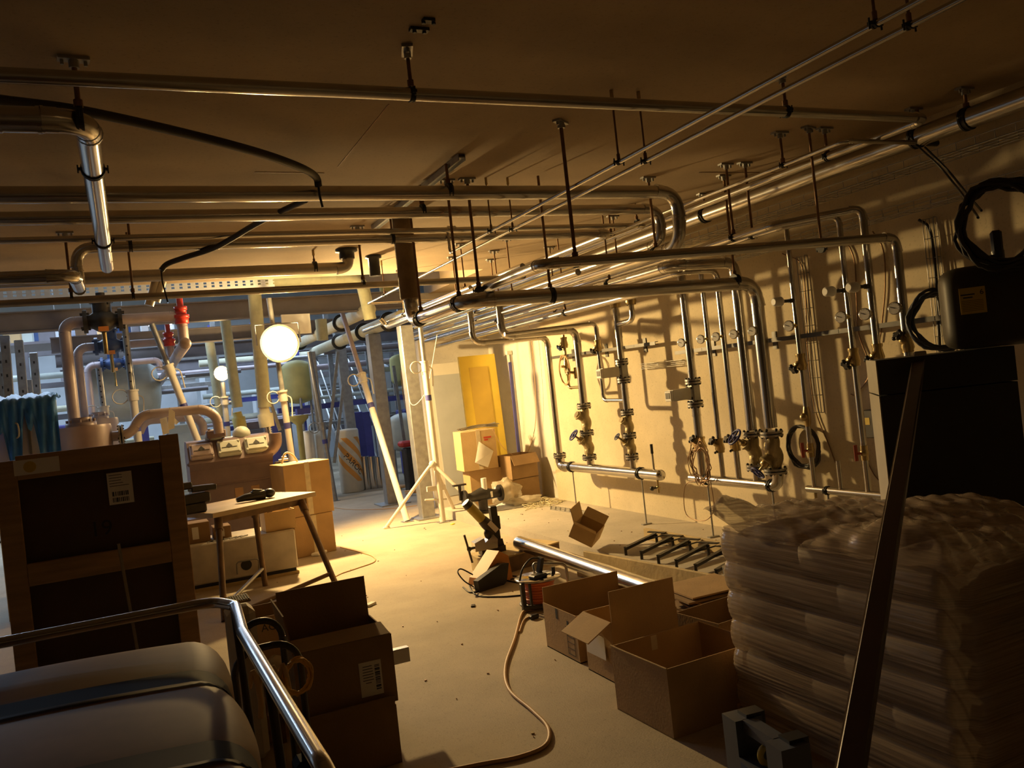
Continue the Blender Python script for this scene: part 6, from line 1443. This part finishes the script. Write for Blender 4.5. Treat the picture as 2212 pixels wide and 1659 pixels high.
for j in range(NY+1):
    for i in range(NX+1):
        fx, fy = i/NX, j/NY; x = PXa-.025+(PXb-PXa+.05)*fx; y = PYa-.025+(PYb-PYa+.05)*fy
        e = min(fx, 1-fx, fy, 1-fy)*2; h = .035*min(1, e*4)+.05*(.5+.5*sin(fx*7+fy*3+1))*(.5+.5*sin(fy*8.5-fx*2))*min(1, e*5)
        h += .13*math.exp(-((fx-.06)**2/.02+(fy-.97)**2/.012))+.07*math.exp(-((fx-.25)**2/.05+(fy-.75)**2/.03))+.05*math.exp(-((fx-.5)**2/.08+(fy-.45)**2/.05))+.05*math.exp(-((fx-.15)**2/.03+(fy-.2)**2/.05))
        h += .010*sin(fx*31+fy*17)*sin(fy*29-fx*11)+.006*sin(fx*67-fy*43)
        if e < .06: h -= .02
        vs.append(V((x-(.03*math.exp(-((fx)**2/.01+(fy-.97)**2/.02))), y, ztop+.002+h)))
b = MB(); b.add(vs, [(j*(NX+1)+i, j*(NX+1)+i+1, (j+1)*(NX+1)+i+1, (j+1)*(NX+1)+i) for j in range(NY) for i in range(NX)], True); part('top_sheet', b, 'film_clear', t)
# tool case
q = V((1.80, 2.36, 0)); t = thing('tool_case', 'blue-grey plastic tool case with handle cut-out standing before the wrapped pallet', 'tool case', q)
a0 = V((1.845, 2.52, 0)); a1 = V((1.80, 2.17, 0)); uu = (a1-a0).normalized(); nn = V((-uu.y, uu.x, 0)); W = .36; H = .325
if nn.x > 0: nn = -nn
def tc(a, b, z): return a0+uu*a-nn*b+V((0,0,z))
def slab(a0_, a1_, b0, b1, z0, z1): return [tc(a0_,b0,z0), tc(a1_,b0,z0), tc(a1_,b0,z1), tc(a0_,b0,z1)], -nn*(b1-b0)
b = MB()
for A0, A1, Z0, Z1 in ((0,W,0,.20),(0,.09,.20,H),(.27,W,.20,H)): pz, ex = slab(A0, A1, 0, .11, Z0, Z1); b.prism(pz, ex)
part('shell', b, 'case_grey', t)
b = MB(); pz, ex = slab(.085, .275, .03, .08, H-.045, H); b.prism(pz, ex); part('handle', b, 'case_grey', t)
for A in (.055,.305):
    b = MB(); pz, ex = slab(A-.03, A+.03, .05, .125, H-.045, H+.012); b.prism(pz, ex); part('latch', b, 'black_plastic', t)
b = MB(); pz, ex = slab(.10, .26, -.002, .002, .03, .185); b.prism(pz, ex); pn = part('logo_panel', b, 'valve_navy', t)
b = text_mb('MORELLI', .036); b.xf(frame(tc(.18, -.0035, .125), uu, (0,0,1))); part('lettering', b, 'white_plastic', pn, top=t)
single('tape_roll', MB().torus(tc(.19,.055,.235), uu, .030, .012, 18, 8), 'label_yellow', 'yellow tape roll seen through the handle of the tool case', 'tape roll')
# cabinet, tank and leaning bar
CL = V((3.31,2.98,0)); CU = V((.62,-.28,0)).normalized(); CD = V((.66,.75,0)).normalized(); CWd = .68; CDp = .40
def cab(a, b, z): return CL+CU*a+CD*b+V((0,0,z))
def cabbox(a0, a1, b0, b1, z0, z1): return MB().prism([cab(a0,b0,z0), cab(a1,b0,z0), cab(a1,b1,z0), cab(a0,b1,z0)], (0,0,z1-z0))
t = thing('control_cabinet', 'large black cabinet standing in front of the pipe wall behind the wrapped pallet', 'cabinet', cab(.3,.2,.1))
part('lower_body', cabbox(.008, CWd, 0, CDp, .102, 1.345), 'cabinet_black', t); part('upper_body', cabbox(.008, CWd, -.006, CDp, 1.352, 1.52), 'cabinet_black', t)
part('side_panel', cabbox(0, .007, .004, CDp, .102, 1.345), 'cabinet_lit_side', t); part('side_panel', cabbox(0, .007, -.002, CDp, 1.352, 1.52), 'cabinet_lit_side', t)
t = thing('boiler_tank', 'dark rounded tank with yellow label on top of the black cabinet at the right edge', 'tank', cab(.62,.2,1.522))
TU = V((.66,-.75,0)).normalized(); LB = Matrix((TU, TU.cross(V((0,0,1)))*-1, V((0,0,1)))).transposed().to_4x4(); LB.translation = cab(.355, -.03, 0); LN = (LB.to_3x3() @ V((0,1,0)))
TX0, TY0, TY1, TZ0, TZ1 = 0, 0, .42, 1.524, 1.93
b = MB(); cy_, cz_ = (TY0+TY1)/2, (TZ0+TZ1)/2; ry, rz_ = (TY1-TY0)/2, (TZ1-TZ0)/2; xs = [(0,.50),(.006,.70),(.02,.85),(.045,.94),(.08,.99),(.12,1.0),(.55,1.0),(.60,.95)]; vs = []; n = 40
for dx, sc in xs:
    for k in range(n):
        a = 2*pi*k/n; ca, sa = cos(a), sin(a); vs.append(V((TX0+dx, cy_+math.copysign(abs(ca)**.42, ca)*ry*sc, cz_+math.copysign(abs(sa)**.42, sa)*rz_*(1-(1-sc)*.55))))
b.add(vs, [(i*n+k, i*n+(k+1) % n, (i+1)*n+(k+1) % n, (i+1)*n+k) for i in range(len(xs)-1) for k in range(n)], True); b.add(vs[:n], [tuple(reversed(range(n)))]); b.add(vs[-n:], [tuple(range(n))]); b.xf(LB); part('shell', b, 'boiler', t)
F = LB @ frame((.125, -.002, cz_+.03), (1,0,0), (0,0,1)); b = MB(); b.box((0,0,0), (.11,.125,.003)); b.xf(F); lb = part('energy_label', b, 'label_yellow', t)
k = text_mb('6', .035); k.v = [p+V((.040,.036,.002)) for p in k.v]
for i in range(2): k.box((-.02,.03-i*.014,.002), (.06-.02*i,.006,.0006))
for i in range(7): k.box((-.002,.0-i*.008,.002), (.09,.0016,.0005))
k.xf(F); part('print', k, 'ink', lb, top=t)
b = MB(); b.cyl((TX0+.27, cy_-.02, TZ1-.01), (TX0+.27, cy_-.02, TZ1+.06), .03, 10); b.box((TX0+.27, cy_-.02, TZ1+.10), (.05,.05,.12), None, .01); b.cyl((TX0+.17, cy_-.05, TZ1+.02), (TX0+.27, cy_-.02, TZ1+.03), .018, 8); b.xf(LB); part('top_valve', b, 'black_plastic', t)
a = V((0,0,EYE))+ray(1988,766)*4.20; c = V((0,0,EYE))+ray(1840,1659)*1.75; c = a+(c-a)*1.12; a = a+(a-c).normalized()*.02
t = thing('leaning_profile', 'long dark purple metal profile lying slantwise from the pallet up to the black cabinet', 'profile', c)
d = (a-c).normalized(); sd = d.cross(V((0,0,1))).normalized()
part('profile', MB().bar(c, a, .055, .028, up=(0,0,1), bev=.004), 'bar_purple', t); e = -sd*.0285 if (-sd).dot(RT) < 0 else sd*.0285
part('bright_edge', MB().bar(c+e, a+e, .004, .022, up=(0,0,1)), 'bar_edge', t)
# ================================================================ light
EXPO = -0.2
def pt(name, loc, e, col, rad):
    l = bpy.data.lights.new(name, 'POINT'); l.energy = e; l.color = col; l.shadow_soft_size = rad
    o = bpy.data.objects.new(name, l); COL.objects.link(o); o.location = loc; return o
def area(name, loc, rot, sx, sy, e, col):
    l = bpy.data.lights.new(name, 'AREA'); l.shape = 'RECTANGLE'; l.size = sx; l.size_y = sy; l.energy = e; l.color = col
    o = bpy.data.objects.new(name, l); COL.objects.link(o); o.location = loc; o.rotation_euler = rot; return o
WARM = (1.0, .675, .275); COOL = (.55, .74, 1.0)
LAMP = ony(604, 742, 10.05)
l = bpy.data.lights.new('flood_lamp_light', 'SPOT'); l.energy = 1220; l.color = WARM; l.shadow_soft_size = .07; l.spot_size = radians(150); l.spot_blend = .55
o = bpy.data.objects.new('flood_lamp_light', l); COL.objects.link(o); o.location = LAMP+V((.02,-.16,-.02)); o.rotation_euler = V((.74,-.50,-.45)).to_track_quat('-Z', 'Y').to_euler()
pt('flood_lamp_spill', LAMP+V((.0,-.16,.02)), 150, WARM, .10)
pt('bulkhead_lamp_light', ony(480, 806, 14.0)+V((0,-.15,0)), 45, WARM, .05)
w = bpy.data.worlds.new('world'); SC.world = w; w.use_nodes = True
w.node_tree.nodes['Background'].inputs[0].default_value = (.02,.02,.025,1)
w.node_tree.nodes['Background'].inputs[1].default_value = 0.1
for x, y, z, sx, sy, e in ((-2.4,14.2,4.6,5,1.0,230),(-2.5,17.5,4.9,7,1.2,420),(-2,22,4.9,8,1.2,420),(3.5,18,4.9,4,1.2,230),(4.2,14.2,4.4,2,.8,30)):  # unseen area lights added for the hall's cool light, no fittings modelled
    area('hall_cool_light', (x, y, z), (0,0,0), sx, sy, e, COOL)
# ---------------------------------------------------------------- camera
cam = bpy.data.cameras.new('camera'); cam.sensor_width = 36; cam.sensor_fit = 'HORIZONTAL'
cam.lens = 36*FPX/2212; cam.clip_start = .02; cam.clip_end = 200
cx = RT*cos(RHO) - UP*sin(RHO); cy = RT*sin(RHO) + UP*cos(RHO)
mw = Matrix((cx, cy, -FW)).transposed().to_4x4(); mw.translation = (0, 0, EYE)
co = bpy.data.objects.new('camera', cam); COL.objects.link(co); co.matrix_world = mw
SC.camera = co
SC.view_settings.view_transform = 'Standard'; SC.view_settings.look = 'None'
SC.view_settings.gamma = 1.0; SC.view_settings.use_curve_mapping = False
SC.view_settings.exposure = EXPO
